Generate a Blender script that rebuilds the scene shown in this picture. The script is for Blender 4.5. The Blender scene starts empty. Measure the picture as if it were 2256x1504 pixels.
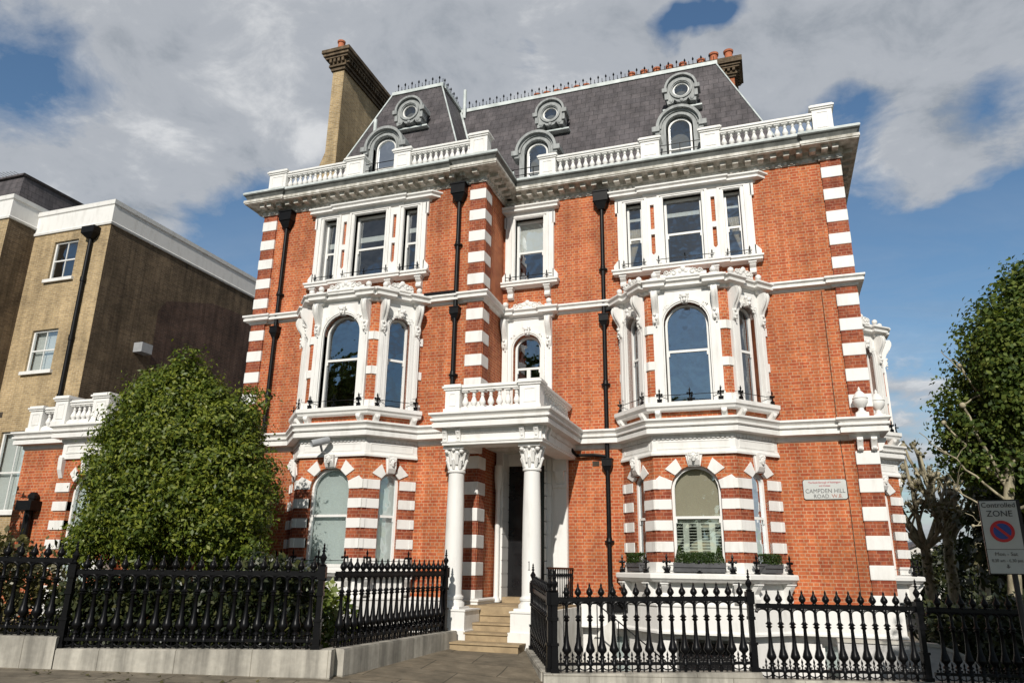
import bpy, bmesh, math, random
import numpy as np
from mathutils import Matrix, Vector
from mathutils.geometry import tessellate_polygon
random.seed(7); rng = np.random.default_rng(7)
S = bpy.context.scene; C = S.collection
R = math.radians; PI = math.pi

# ------------------------------------------------------------------ camera
PITCH, YAW, ROLL, FPX = R(17.1535), R(19.15987), R(-0.87084), 1625.123
cam = bpy.data.objects.new('camera', bpy.data.cameras.new('camera')); C.objects.link(cam); S.camera = cam
_f = Vector((-math.sin(YAW)*math.cos(PITCH), math.cos(YAW)*math.cos(PITCH), math.sin(PITCH)))
_r = Vector((math.cos(YAW), math.sin(YAW), 0)); _d = _f.cross(_r)
_rr = math.cos(ROLL)*_r + math.sin(ROLL)*_d; _dd = -math.sin(ROLL)*_r + math.cos(ROLL)*_d
cam.matrix_world = Matrix(((_rr.x, -_dd.x, -_f.x, 0), (_rr.y, -_dd.y, -_f.y, -17.81), (_rr.z, -_dd.z, -_f.z, 1.6), (0, 0, 0, 1)))
cam.data.lens = 36*FPX/2256; cam.data.sensor_width = 36; cam.data.clip_end = 2000; cam.data.clip_start = .05

# ------------------------------------------------------------------ world / sun / exposure
SUN_EL, SUN_AZ = R(33.0), math.atan2(.165, -1)
S.view_settings.view_transform = 'Standard'; S.view_settings.look = 'None'
S.view_settings.exposure = 0.05; S.view_settings.gamma = 1
W = bpy.data.worlds.new('World'); S.world = W; W.use_nodes = True
nt = W.node_tree; nt.nodes.clear()
def N(t, typ, **kw):
    n = t.nodes.new(typ)
    for k, v in kw.items(): setattr(n, k, v)
    return n
def link(t, a, b): t.links.new(a, b)
def mth(t, op, a, b=None, c=None, clamp=False):
    n = N(t, 'ShaderNodeMath', operation=op, use_clamp=clamp)
    for i, v in enumerate((a, b, c)):
        if v is None: continue
        if isinstance(v, (int, float)): n.inputs[i].default_value = v
        else: link(t, v, n.inputs[i])
    return n.outputs[0]
def mixc(t, fac, a, b, mode='MIX'):
    n = N(t, 'ShaderNodeMix', data_type='RGBA', blend_type=mode)
    for i, v in ((0, fac), (6, a), (7, b)):
        if isinstance(v, (int, float)): n.inputs[i].default_value = v
        elif isinstance(v, tuple): n.inputs[i].default_value = (*v, 1) if len(v) == 3 else v
        else: link(t, v, n.inputs[i])
    return n.outputs[2]
def ramp(t, fac, stops):
    n = N(t, 'ShaderNodeValToRGB'); el = n.color_ramp.elements
    while len(el) < len(stops): el.new(.5)
    for e, (p, c) in zip(el, stops): e.position = p; e.color = (c, c, c, 1) if isinstance(c, (int, float)) else (*c, 1)
    link(t, fac, n.inputs[0]); return n.outputs[0]
sky = N(nt, 'ShaderNodeTexSky', sky_type='NISHITA', sun_disc=False, sun_elevation=SUN_EL, sun_rotation=SUN_AZ, air_density=1.3, dust_density=.3, ozone_density=2.5)
tc = N(nt, 'ShaderNodeTexCoord'); sep = N(nt, 'ShaderNodeSeparateXYZ'); link(nt, tc.outputs['Generated'], sep.inputs[0])
zc = mth(nt, 'ADD', mth(nt, 'MAXIMUM', sep.outputs[2], 0.0), .22)
comb = N(nt, 'ShaderNodeCombineXYZ')
link(nt, mth(nt, 'DIVIDE', sep.outputs[0], zc), comb.inputs[0]); link(nt, mth(nt, 'DIVIDE', sep.outputs[1], zc), comb.inputs[1]); comb.inputs[2].default_value = 3.1
def noise(t, vec, scale, detail=6, rough=.55, dist=0.):
    n = N(t, 'ShaderNodeTexNoise'); n.inputs['Scale'].default_value = scale; n.inputs['Detail'].default_value = detail
    n.inputs['Roughness'].default_value = rough; n.inputs['Distortion'].default_value = dist
    if vec is not None: link(t, vec, n.inputs['Vector'])
    return n.outputs[0]
n1 = noise(nt, comb.outputs[0], 1.7, 8, .56, .25); n2 = noise(nt, comb.outputs[0], 6.5, 9, .62, .3); n3 = noise(nt, comb.outputs[0], .9, 4, .5)
# cloud cover bias: clear patches (negative) and cloud banks (positive) about fixed sky directions
blobs = [((-.716, .501, .486), .075, -.36), ((-.62, .70, .353), .09, -.42), ((-.59, .72, .40), .07, -.36), ((-.25, .752, .61), .06, -.36), ((-.075, .775, .626), .022, -.30), ((-.045, .776, .630), .024, -.36), ((-.015, .772, .636), .024, -.36), ((.012, .762, .648), .026, -.36),
         ((.134, .857, .498), .05, -.34), ((.264, .82, .508), .05, -.28), ((.116, .92, .375), .075, -.42), ((.172, .923, .345), .085, -.40), ((.246, .896, .37), .06, -.42), ((.221, .924, .312), .08, -.34), ((.40, .88, .2), .2, -.2),
         ((.16, .881, .446), .06, .32), ((.25, .863, .442), .07, .30), ((.071, .798, .598), .07, .2), ((.188, .805, .562), .08, .2), ((.16, .963, .225), .05, .10), ((-.4, .72, .57), .25, .16), ((-.60, .55, .58), .2, .16), ((-.68, .59, .436), .07, .16)]
bias = None
wn_ = N(nt, 'ShaderNodeTexNoise'); wn_.inputs['Scale'].default_value = 7.; wn_.inputs['Detail'].default_value = 4; link(nt, tc.outputs['Generated'], wn_.inputs['Vector'])
wv_ = N(nt, 'ShaderNodeVectorMath', operation='MULTIPLY_ADD'); link(nt, wn_.outputs['Color'], wv_.inputs[0]); wv_.inputs[1].default_value = (.16, .16, .16); wv_.inputs[2].default_value = (-.08, -.08, -.08)
wd_ = N(nt, 'ShaderNodeVectorMath', operation='ADD'); link(nt, tc.outputs['Generated'], wd_.inputs[0]); link(nt, wv_.outputs[0], wd_.inputs[1])
for (cx, cy, cz), rad, amp in blobs:
    v = Vector((cx, cy, cz)).normalized(); dt = N(nt, 'ShaderNodeVectorMath', operation='DISTANCE'); link(nt, wd_.outputs[0], dt.inputs[0]); dt.inputs[1].default_value = v
    q = mth(nt, 'DIVIDE', dt.outputs['Value'], rad*1.25); g = mth(nt, 'MULTIPLY', mth(nt, 'EXPONENT', mth(nt, 'MULTIPLY', mth(nt, 'MULTIPLY', q, q), -1.)), amp)
    bias = g if bias is None else mth(nt, 'ADD', bias, g)
dens = mth(nt, 'ADD', mth(nt, 'ADD', mth(nt, 'MULTIPLY', n1, .95), mth(nt, 'MULTIPLY', mth(nt, 'SUBTRACT', n2, .5), .62)), mth(nt, 'ADD', bias, .17))
# clear air low behind the viewer, towards the sun
dens = mth(nt, 'SUBTRACT', dens, mth(nt, 'MULTIPLY', mth(nt, 'MULTIPLY', mth(nt, 'SUBTRACT', .05, sep.outputs[1]), 4., clamp=True), mth(nt, 'MULTIPLY', mth(nt, 'MULTIPLY', mth(nt, 'SUBTRACT', .42, sep.outputs[2]), 8., clamp=True), .22)))
cov = ramp(nt, dens, [(.39, 0.), (.63, 1.)])
cmp_ = N(nt, 'ShaderNodeMapping'); cmp_.inputs['Scale'].default_value = (1., 2.6, 1.); cmp_.inputs['Rotation'].default_value = (0, 0, R(-24)); link(nt, comb.outputs[0], cmp_.inputs[0])
cir_ = mth(nt, 'MULTIPLY', ramp(nt, noise(nt, cmp_.outputs[0], 1.5, 8, .62, .6), [(.40, 0.), (.72, 1.)]), mth(nt, 'MULTIPLY', mth(nt, 'SUBTRACT', .50, sep.outputs[2]), 3., clamp=True))
cov = mth(nt, 'MAXIMUM', cov, mth(nt, 'MULTIPLY', cir_, .46))
shade = mth(nt, 'ADD', mth(nt, 'MULTIPLY', n3, .55), mth(nt, 'MULTIPLY', n2, .62))
ccol = ramp(nt, shade, [(.42, (4.0, 4.4, 4.9)), (.58, (5.9, 6.2, 6.65)), (.74, (9.6, 9.7, 9.8))])
ccol.node.color_ramp.interpolation = 'EASE'
# unseen cloud overhead and behind the viewer, dimmed to cut the fill light
hem = mth(nt, 'SUBTRACT', 1., mth(nt, 'MULTIPLY', mth(nt, 'MULTIPLY', mth(nt, 'SUBTRACT', .35, sep.outputs[1]), 1.6, clamp=True), .58))
ccol = mixc(nt, 1., ccol, hem, 'MULTIPLY')
skyc = mixc(nt, mth(nt, 'MULTIPLY', cov, .93), mixc(nt, 1., sky.outputs[0], (.98, 1.16, 1.28), 'MULTIPLY'), ccol)
bg = N(nt, 'ShaderNodeBackground'); bg.inputs[1].default_value = .075; link(nt, skyc, bg.inputs[0])
wo = N(nt, 'ShaderNodeOutputWorld'); link(nt, bg.outputs[0], wo.inputs[0])
sun = bpy.data.objects.new('sun', bpy.data.lights.new('sun', 'SUN')); C.objects.link(sun)
sun.data.energy = 4.6; sun.data.angle = R(.53); sun.data.color = (1, .95, .87); sun.location = (10, -30, 40)
sun.rotation_euler = Vector((-.165, 1, -.6582)).to_track_quat('-Z', 'Y').to_euler()
S.cycles.max_bounces = 8; S.cycles.transparent_max_bounces = 16

# ------------------------------------------------------------------ materials
M = {}
def mat(name, col=(.5, .5, .5), rough=.6, metal=0., spec=.5):
    m = bpy.data.materials.new(name); m.use_nodes = True; b = m.node_tree.nodes['Principled BSDF']
    b.inputs['Base Color'].default_value = (*col, 1); b.inputs['Roughness'].default_value = rough; b.inputs['Metallic'].default_value = metal
    b.inputs['Specular IOR Level'].default_value = spec; M[name] = m; return m, m.node_tree, b
def facet_uv(t, vscale=1.):
    g = N(t, 'ShaderNodeNewGeometry'); p = N(t, 'ShaderNodeSeparateXYZ'); n = N(t, 'ShaderNodeSeparateXYZ')
    link(t, g.outputs['Position'], p.inputs[0]); link(t, g.outputs['True Normal'], n.inputs[0])
    ln = mth(t, 'MAXIMUM', mth(t, 'SQRT', mth(t, 'ADD', mth(t, 'MULTIPLY', n.outputs[0], n.outputs[0]), mth(t, 'MULTIPLY', n.outputs[1], n.outputs[1]))), .001)
    u = mth(t, 'DIVIDE', mth(t, 'SUBTRACT', mth(t, 'MULTIPLY', p.outputs[1], n.outputs[0]), mth(t, 'MULTIPLY', p.outputs[0], n.outputs[1])), ln)
    c = N(t, 'ShaderNodeCombineXYZ'); link(t, u, c.inputs[0]); link(t, mth(t, 'MULTIPLY', p.outputs[2], vscale), c.inputs[1]); return c.outputs[0], g.outputs['Position']
def bricky(name, c1, c2, mort, bw=.225, bh=.075, ms=.009, var=.5, squash=.5, bias=-.1, rough=.85, vscale=1., bump=.25, patch=.25, streak=.25):
    m, t, b = mat(name, rough=rough, spec=.25); uv, pos = facet_uv(t, vscale)
    br = N(t, 'ShaderNodeTexBrick'); br.offset = .5; br.squash = squash; br.squash_frequency = 2; link(t, uv, br.inputs['Vector'])
    for k, v in (('Color1', c1), ('Color2', c2), ('Mortar', mort)): br.inputs[k].default_value = (*v, 1)
    br.inputs['Scale'].default_value = 1; br.inputs['Mortar Size'].default_value = ms; br.inputs['Mortar Smooth'].default_value = .2
    br.inputs['Bias'].default_value = bias; br.inputs['Brick Width'].default_value = bw; br.inputs['Row Height'].default_value = bh
    big = noise(t, pos, .9, 5, .6); fine = noise(t, pos, 14, 3, .6)
    col = mixc(t, 1., br.outputs['Color'], ramp(t, big, [(.3, 1-patch), (.7, 1+patch*.35)]), 'MULTIPLY')
    mp = N(t, 'ShaderNodeMapping'); mp.inputs['Scale'].default_value = (3.2, 3.2, .25); link(t, pos, mp.inputs[0])
    col = mixc(t, 1., col, ramp(t, noise(t, mp.outputs[0], 1.3, 5, .6), [(.35, 1-streak), (.6, 1.06)]), 'MULTIPLY')
    col = mixc(t, 1., col, ramp(t, fine, [(.25, 1-var*.4), (.75, 1+var*.3)]), 'MULTIPLY'); link(t, col, b.inputs['Base Color'])
    bp = N(t, 'ShaderNodeBump'); bp.inputs['Strength'].default_value = bump; bp.inputs['Distance'].default_value = .01
    link(t, mth(t, 'SUBTRACT', mth(t, 'MULTIPLY', fine, .3), br.outputs['Fac']), bp.inputs['Height']); link(t, bp.outputs[0], b.inputs['Normal'])
    return m
def noisy(name, c1, c2, scale=4., rough=.7, detail=5, spec=.35, bump=0., lo=.35, hi=.65, stretch=None, metal=0.):
    m, t, b = mat(name, rough=rough, spec=spec, metal=metal); g = N(t, 'ShaderNodeNewGeometry'); vec = g.outputs['Position']
    if stretch:
        mp = N(t, 'ShaderNodeMapping'); mp.inputs['Scale'].default_value = stretch; link(t, vec, mp.inputs[0]); vec = mp.outputs[0]
    n = noise(t, vec, scale, detail, .6); f = ramp(t, n, [(lo, 0.), (hi, 1.)]); link(t, mixc(t, f, c1, c2), b.inputs['Base Color'])
    if bump:
        bp = N(t, 'ShaderNodeBump'); bp.inputs['Strength'].default_value = bump; bp.inputs['Distance'].default_value = .02; link(t, n, bp.inputs['Height']); link(t, bp.outputs[0], b.inputs['Normal'])
    return m
bricky('brick', (.40, .086, .033), (.54, .158, .054), (.50, .28, .165), bias=-.05, var=.7, patch=.32)
bricky('brick_dark', (.24, .052, .026), (.37, .10, .042), (.38, .20, .13), ms=.006, bias=-.1, var=.7)
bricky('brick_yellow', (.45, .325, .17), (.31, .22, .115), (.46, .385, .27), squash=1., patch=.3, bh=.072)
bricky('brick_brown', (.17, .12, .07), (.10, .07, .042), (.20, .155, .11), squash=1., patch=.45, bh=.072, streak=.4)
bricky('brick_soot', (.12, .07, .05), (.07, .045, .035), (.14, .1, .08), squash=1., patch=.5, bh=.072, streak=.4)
bricky('slate', (.092, .083, .088), (.118, .105, .109), (.045, .042, .044), bw=.30, bh=.235, ms=.008, squash=1., bias=0., rough=.55, bump=.5, patch=.3, streak=.3)
noisy('white', (.71, .70, .675), (.50, .485, .45), 2.6, rough=.55, lo=.50, hi=.92, detail=9, stretch=(1.8, 1.8, .45))
noisy('white_dirty', (.74, .73, .69), (.42, .40, .35), 3.5, rough=.65, lo=.36, hi=.70, stretch=(1.5, 1.5, .35))
noisy('cornice_paint', (.66, .64, .59), (.30, .28, .23), 3.2, rough=.7, lo=.34, hi=.66, stretch=(1.6, 1.6, .8))
noisy('gutter', (.085, .09, .085), (.15, .155, .145), 4, rough=.6, stretch=(1, 1, .4))
noisy('white_sash', (.73, .725, .70), (.69, .685, .66), 6, rough=.35)
noisy('lead', (.33, .345, .34), (.20, .21, .208), 6, rough=.6, stretch=(2, 2, .5))
noisy('lead_pale', (.60, .64, .63), (.40, .44, .43), 3, rough=.55)
noisy('iron', (.003, .003, .0035), (.005, .005, .006), 20, rough=.34, spec=.16)
noisy('pipe_black', (.004, .004, .005), (.008, .008, .008), 8, rough=.42, spec=.18)
noisy('stone', (.52, .50, .45), (.40, .38, .33), 2.5, rough=.85, bump=.12, stretch=(1, 1, 2.))
noisy('york', (.36, .27, .16), (.25, .185, .11), 4, rough=.85, bump=.15)
noisy('terracotta', (.45, .15, .07), (.30, .09, .045), 6, rough=.8)
noisy('soil', (.035, .028, .02), (.06, .05, .032), 8, rough=.95, bump=.4)
noisy('asphalt', (.05, .05, .05), (.065, .063, .06), 30, rough=.9, bump=.2)
noisy('interior', (.22, .21, .19), (.16, .155, .14), 1.5, rough=.9)
noisy('blind_green', (.66, .71, .695), (.62, .67, .655), 2, rough=.8)
noisy('blind_beige', (.50, .45, .34), (.47, .42, .315), 2, rough=.85)
noisy('blind_white', (.72, .74, .72), (.68, .70, .68), 2, rough=.8)
noisy('curtain', (.70, .64, .53), (.52, .46, .36), 30, rough=.9, stretch=(1, 1, .03))
noisy('shutter', (.62, .66, .57), (.57, .61, .53), 3, rough=.5)
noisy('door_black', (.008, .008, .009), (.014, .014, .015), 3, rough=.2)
noisy('render_grey', (.58, .57, .55), (.40, .39, .38), 2.2, rough=.8, bump=.1, stretch=(1, 1, 2.4))
noisy('planter_grey', (.07, .07, .075), (.10, .10, .105), 5, rough=.5)
noisy('planter_black', (.012, .012, .014), (.02, .02, .022), 5, rough=.4)
noisy('metal_grey', (.34, .35, .36), (.28, .29, .30), 4, rough=.45)
noisy('brass', (.55, .45, .28), (.45, .36, .2), 8, rough=.25, metal=1.)
noisy('bark_plane', (.36, .32, .22), (.17, .15, .10), 5, rough=.9, bump=.3, lo=.42, hi=.58, stretch=(1, 1, .45))
noisy('bark_dark', (.07, .055, .04), (.035, .028, .02), 8, rough=.95, bump=.4)
noisy('sign_plate', (.50, .51, .49), (.46, .47, .45), 3, rough=.4)
noisy('sign_grey', (.46, .48, .47), (.42, .44, .43), 3, rough=.45)
noisy('sign_frame', (.02, .02, .022), (.03, .03, .032), 5, rough=.4)
mat('ink', (.03, .03, .032), .6); mat('ink_soft', (.12, .12, .12), .6); mat('ink_red', (.45, .06, .08), .6); mat('sign_red', (.50, .012, .02), .4); mat('sign_blue', (.015, .05, .26), .4); mat('ink_brown', (.33, .12, .08), .6)
noisy('far_wall', (.62, .60, .56), (.50, .48, .44), 1.5, rough=.8); bricky('far_brick', (.25, .10, .06), (.32, .14, .08), (.4, .3, .22), bw=.3, bh=.1)
def leafy(name, dark, mid, light, rough=.42, trans=.25, spec=.5):
    m, t, b = mat(name, rough=rough, spec=spec); g = N(t, 'ShaderNodeNewGeometry'); f = g.outputs['Random Per Island']
    n = noise(t, g.outputs['Position'], 2.2, 3, .6)
    f2 = mth(t, 'ADD', mth(t, 'MULTIPLY', f, .62), mth(t, 'MULTIPLY', n, .42))
    col = ramp(t, f2, [(.15, dark), (.5, mid), (.84, light), (.985, (light[0]*1.5, light[1]*1.05, light[2]*1.1))]); link(t, col, b.inputs['Base Color'])
    tr = N(t, 'ShaderNodeBsdfTranslucent'); link(t, mixc(t, 1., col, (1.25, 1.35, .6), 'MULTIPLY'), tr.inputs[0])
    mx = N(t, 'ShaderNodeMixShader'); mx.inputs[0].default_value = trans; link(t, b.outputs[0], mx.inputs[1]); link(t, tr.outputs[0], mx.inputs[2])
    link(t, mx.outputs[0], t.nodes['Material Output'].inputs[0])
leafy('leaf_laurel', (.026, .048, .006), (.09, .125, .015), (.205, .225, .028), rough=.46, spec=.3)
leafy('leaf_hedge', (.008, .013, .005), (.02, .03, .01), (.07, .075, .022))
leafy('leaf_plane', (.024, .046, .010), (.07, .11, .022), (.17, .20, .04), rough=.55, trans=.32, spec=.25)
leafy('leaf_box', (.015, .035, .008), (.035, .065, .014), (.06, .09, .02))
leafy('leaf_light', (.05, .085, .015), (.12, .16, .03), (.22, .26, .06), trans=.35)
leafy('leaf_brown', (.03, .035, .012), (.08, .075, .028), (.15, .13, .05), trans=.3)
leafy('leaf_far', (.012, .02, .008), (.03, .042, .016), (.06, .07, .025))
# window glass: mostly clear with a mirror-like sheen
m = bpy.data.materials.new('glass'); m.use_nodes = True; M['glass'] = m; t = m.node_tree; t.nodes.clear()
fr = N(t, 'ShaderNodeLayerWeight'); fr.inputs[0].default_value = .35
tb = N(t, 'ShaderNodeBsdfTransparent'); tb.inputs[0].default_value = (.86, .885, .875, 1); gb = N(t, 'ShaderNodeBsdfGlossy'); gb.inputs['Roughness'].default_value = .015; gb.inputs[0].default_value = (.9, .95, 1, 1)
geo = N(t, 'ShaderNodeNewGeometry'); wv = noise(t, geo.outputs['Position'], 1.9, 2, .5); bp = N(t, 'ShaderNodeBump'); bp.inputs['Strength'].default_value = .07; bp.inputs['Distance'].default_value = .2; link(t, wv, bp.inputs['Height']); link(t, bp.outputs[0], gb.inputs['Normal'])
mx = N(t, 'ShaderNodeMixShader'); link(t, mth(t, 'ADD', mth(t, 'MULTIPLY', fr.outputs['Fresnel'], .9), .25), mx.inputs[0]); link(t, tb.outputs[0], mx.inputs[1]); link(t, gb.outputs[0], mx.inputs[2])
ou = N(t, 'ShaderNodeOutputMaterial'); link(t, mx.outputs[0], ou.inputs[0])
bricky('stone_block', (.40, .375, .325), (.46, .435, .38), (.26, .24, .2), bw=1.15, bh=3.0, ms=.008, squash=1., patch=.45, streak=.45, bump=.1, var=.3)
# paving: big slabs
def slabs(name, c1, c2, mort, bw, bh, rot):
    m, t, b = mat(name, rough=.9, spec=.25); g = N(t, 'ShaderNodeNewGeometry'); mp = N(t, 'ShaderNodeMapping'); mp.inputs['Rotation'].default_value = (0, 0, rot); link(t, g.outputs['Position'], mp.inputs[0])
    br = N(t, 'ShaderNodeTexBrick'); link(t, mp.outputs[0], br.inputs['Vector'])
    for k, v in (('Color1', c1), ('Color2', c2), ('Mortar', mort)): br.inputs[k].default_value = (*v, 1)
    br.inputs['Scale'].default_value = 1; br.inputs['Mortar Size'].default_value = .012; br.inputs['Brick Width'].default_value = bw; br.inputs['Row Height'].default_value = bh
    n = noise(t, g.outputs['Position'], 2.4, 6, .65); n2_ = noise(t, g.outputs['Position'], 9, 4, .6)
    col = mixc(t, 1., br.outputs[0], ramp(t, n, [(.3, .55), (.55, .95), (.72, 1.35)]), 'MULTIPLY'); col = mixc(t, ramp(t, n2_, [(.62, 0.), (.72, .35)]), col, (.30, .20, .12)); link(t, col, b.inputs['Base Color'])
    bp = N(t, 'ShaderNodeBump'); bp.inputs['Strength'].default_value = .3; bp.inputs['Distance'].default_value = .02; link(t, mth(t, 'ADD', n2_, mth(t, 'MULTIPLY', br.outputs['Fac'], -.6)), bp.inputs['Height']); link(t, bp.outputs[0], b.inputs['Normal'])
slabs('paving', (.21, .18, .135), (.17, .145, .11), (.08, .068, .052), .9, .6, R(-20))
slabs('path_stone', (.20, .165, .118), (.155, .13, .095), (.08, .068, .05), 1.3, .95, R(-8))

# ------------------------------------------------------------------ geometry helpers
class MB:
    def __init__(s): s.v = []; s.f = []; s.mi = []; s.T = Matrix.Identity(4); s.m = 0
    def add(s, vs, fs, m=None):
        o = len(s.v); T = s.T
        s.v += [tuple(T @ Vector(p)) for p in vs]; s.f += [tuple(i+o for i in f) for f in fs]; s.mi += [s.m if m is None else m]*len(fs)
    def box(s, x0, x1, y0, y1, z0, z1, m=None):
        s.add([(x0, y0, z0), (x1, y0, z0), (x1, y1, z0), (x0, y1, z0), (x0, y0, z1), (x1, y0, z1), (x1, y1, z1), (x0, y1, z1)],
              [(0, 3, 2, 1), (4, 5, 6, 7), (0, 1, 5, 4), (1, 2, 6, 5), (2, 3, 7, 6), (3, 0, 4, 7)], m)
    def hexa(s, bot, top, m=None): s.add(list(bot)+list(top), [(3, 2, 1, 0), (4, 5, 6, 7), (0, 1, 5, 4), (1, 2, 6, 5), (2, 3, 7, 6), (3, 0, 4, 7)], m)
    def prism_xz(s, pts, y0, y1, m=None):      # polygon in local x,z extruded along y
        n = len(pts); vs = [(x, y0, z) for x, z in pts]+[(x, y1, z) for x, z in pts]
        s.add(vs, [tuple(range(n)), tuple(range(2*n-1, n-1, -1))]+[(i, i+n, (i+1) % n+n, (i+1) % n) for i in range(n)], m)
    def prism_yz(s, pts, x0, x1, m=None):      # profile in local y,z extruded along x
        n = len(pts); vs = [(x0, y, z) for y, z in pts]+[(x1, y, z) for y, z in pts]
        s.add(vs, [tuple(range(n)), tuple(range(2*n-1, n-1, -1))]+[(i, i+n, (i+1) % n+n, (i+1) % n) for i in range(n)], m)
    def prism_xy(s, pts, z0, z1, m=None):
        n = len(pts); vs = [(x, y, z0) for x, y in pts]+[(x, y, z1) for x, y in pts]
        s.add(vs, [tuple(range(n-1, -1, -1)), tuple(range(n, 2*n))]+[(i, (i+1) % n, (i+1) % n+n, i+n) for i in range(n)], m)
    def sweep(s, prof, path, closed=False, m=None, cap=True):   # prof [(out,z)], out = left normal of travel direction
        P = [Vector(p) for p in path]; n = len(P); offs = []
        def nrm(a, b): d = (b-a).normalized(); return Vector((-d.y, d.x))
        for i in range(n):
            na = nrm(P[i-1], P[i]) if (i > 0 or closed) else None; nb = nrm(P[i], P[(i+1) % n]) if (i < n-1 or closed) else None
            if na is None: o = nb
            elif nb is None: o = na
            else:
                o = (na+nb); o = o/max(.25, o.length_squared)*2
                o = o if o.length < 4 else o.normalized()*4
            offs.append(o)
        k = len(prof); vs = [(P[i].x+offs[i].x*o, P[i].y+offs[i].y*o, z) for i in range(n) for o, z in prof]; fs = []
        for i in range(n if closed else n-1):
            a, b = i*k, ((i+1) % n)*k
            for j in range(k): fs.append((a+j, a+(j+1) % k, b+(j+1) % k, b+j))
        if cap and not closed: fs += [tuple(range(k)), tuple(range(n*k-1, (n-1)*k-1, -1))]
        s.add(vs, fs, m)
    def lathe(s, prof, c=(0, 0, 0), n=12, m=None, cap=True):
        vs = []; fs = []; k = len(prof)
        for r, z in prof:
            for j in range(n): a = 2*PI*j/n; vs.append((c[0]+r*math.cos(a), c[1]+r*math.sin(a), c[2]+z))
        for i in range(k-1):
            for j in range(n): fs.append((i*n+j, i*n+(j+1) % n, (i+1)*n+(j+1) % n, (i+1)*n+j))
        if cap: fs += [tuple(range(n-1, -1, -1)), tuple(range((k-1)*n, k*n))]
        s.add(vs, fs, m)
    def tube(s, pts, r, n=8, m=None):
        P = [Vector(p) for p in pts]; rs = r if isinstance(r, (list, tuple)) else [r]*len(P); vs = []; fs = []; up = None
        for i, p in enumerate(P):
            d = (P[min(i+1, len(P)-1)]-P[max(i-1, 0)]).normalized()
            if up is None: up = Vector((0, 0, 1)) if abs(d.z) < .9 else Vector((1, 0, 0))
            a = d.cross(up).normalized(); b = a.cross(d).normalized(); up = b
            for j in range(n): t_ = 2*PI*j/n; vs.append(tuple(p+(a*math.cos(t_)+b*math.sin(t_))*rs[i]))
        for i in range(len(P)-1):
            for j in range(n): fs.append((i*n+j, i*n+(j+1) % n, (i+1)*n+(j+1) % n, (i+1)*n+j))
        fs += [tuple(range(n-1, -1, -1)), tuple(range((len(P)-1)*n, len(P)*n))]; s.add(vs, fs, m)
    def ball(s, c, r, n=10, k=6, sc=(1, 1, 1), m=None):
        vs = [(c[0], c[1], c[2]-r*sc[2])]; fs = []
        for i in range(1, k):
            t_ = PI*i/k
            for j in range(n): a = 2*PI*j/n; vs.append((c[0]+r*sc[0]*math.sin(t_)*math.cos(a), c[1]+r*sc[1]*math.sin(t_)*math.sin(a), c[2]-r*sc[2]*math.cos(t_)))
        vs.append((c[0], c[1], c[2]+r*sc[2])); L = len(vs)-1
        for j in range(n): fs.append((0, 1+(j+1) % n, 1+j)); fs.append((L, 1+(k-2)*n+j, 1+(k-2)*n+(j+1) % n))
        for i in range(k-2):
            for j in range(n): a = 1+i*n+j; b = 1+i*n+(j+1) % n; fs.append((a, b, b+n, a+n))
        s.add(vs, fs, m)
    def bar(s, p, q, w, h, m=None):             # straight bar, vertical sides
        p, q = Vector(p), Vector(q); d = (q-p); d.z = 0; d.normalize(); n = Vector((-d.y, d.x, 0))*w/2; u = Vector((0, 0, h/2))
        s.hexa([p-n-u, q-n-u, q+n-u, p+n-u], [p-n+u, q-n+u, q+n+u, p+n+u], m)
    def ring(s, A, B, y0, y1, m=None):          # moulding between outline A (outer) and B (inner), open or closed by equal point lists
        n = len(A); vs = [(x, y0, z) for x, z in A]+[(x, y0, z) for x, z in B]+[(x, y1, z) for x, z in A]+[(x, y1, z) for x, z in B]; fs = []
        for i in range(n):
            j = (i+1) % n; fs += [(i, j, n+j, n+i), (2*n+i, 3*n+i, 3*n+j, 2*n+j), (i, 2*n+i, 2*n+j, j), (n+i, n+j, 3*n+j, 3*n+i)]
        s.add(vs, fs, m)
    def panel(s, x0, x1, z0, z1, ops, y=0., depth=.2, m=None, mr=None, outer=None):   # wall face with openings and their reveals
        loops = [[(x0, z0), (x1, z0), (x1, z1), (x0, z1)] if outer is None else outer]+ops
        tr = tessellate_polygon([[Vector((a, b, 0)) for a, b in L] for L in loops]); flat = [(a, y, b) for L in loops for a, b in L]
        s.add(flat, [tuple(q) for q in tr], m)
        for L in ops:
            n = len(L); s.add([(a, y, b) for a, b in L]+[(a, y+depth, b) for a, b in L], [(i, (i+1) % n, (i+1) % n+n, i+n) for i in range(n)], m if mr is None else mr)
    def cut(s): s.cuts = getattr(s, 'cuts', [(0, 0)])+[(len(s.v), len(s.f))]
    def build_each(s, name, mats, parent=None, **k):     # one object per piece between cuts
        s.cut(); out = []
        for (v0, f0), (v1, f1) in zip(s.cuts, s.cuts[1:]):
            if f1 <= f0: continue
            q = MB(); q.v = s.v[v0:v1]; q.f = [tuple(i-v0 for i in f) for f in s.f[f0:f1]]; q.mi = s.mi[f0:f1]; out.append(q.build(name, mats, parent, **k))
        return out
    def build(s, name, mats, parent=None, smooth=None, bevel=0.):
        me = bpy.data.meshes.new(name); me.from_pydata(s.v, [], s.f)
        mats = mats if isinstance(mats, (list, tuple)) else [mats]
        for q in mats: me.materials.append(M[q])
        if len(mats) > 1: me.polygons.foreach_set('material_index', s.mi)
        bm = bmesh.new(); bm.from_mesh(me); bmesh.ops.recalc_face_normals(bm, faces=bm.faces)
        if bevel: bmesh.ops.bevel(bm, geom=bm.edges[:], offset=bevel, segments=2, affect='EDGES', profile=.6)
        bm.to_mesh(me); bm.free()
        if smooth:
            me.polygons.foreach_set('use_smooth', [True]*len(me.polygons)); me.set_sharp_from_angle(angle=R(smooth))
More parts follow.
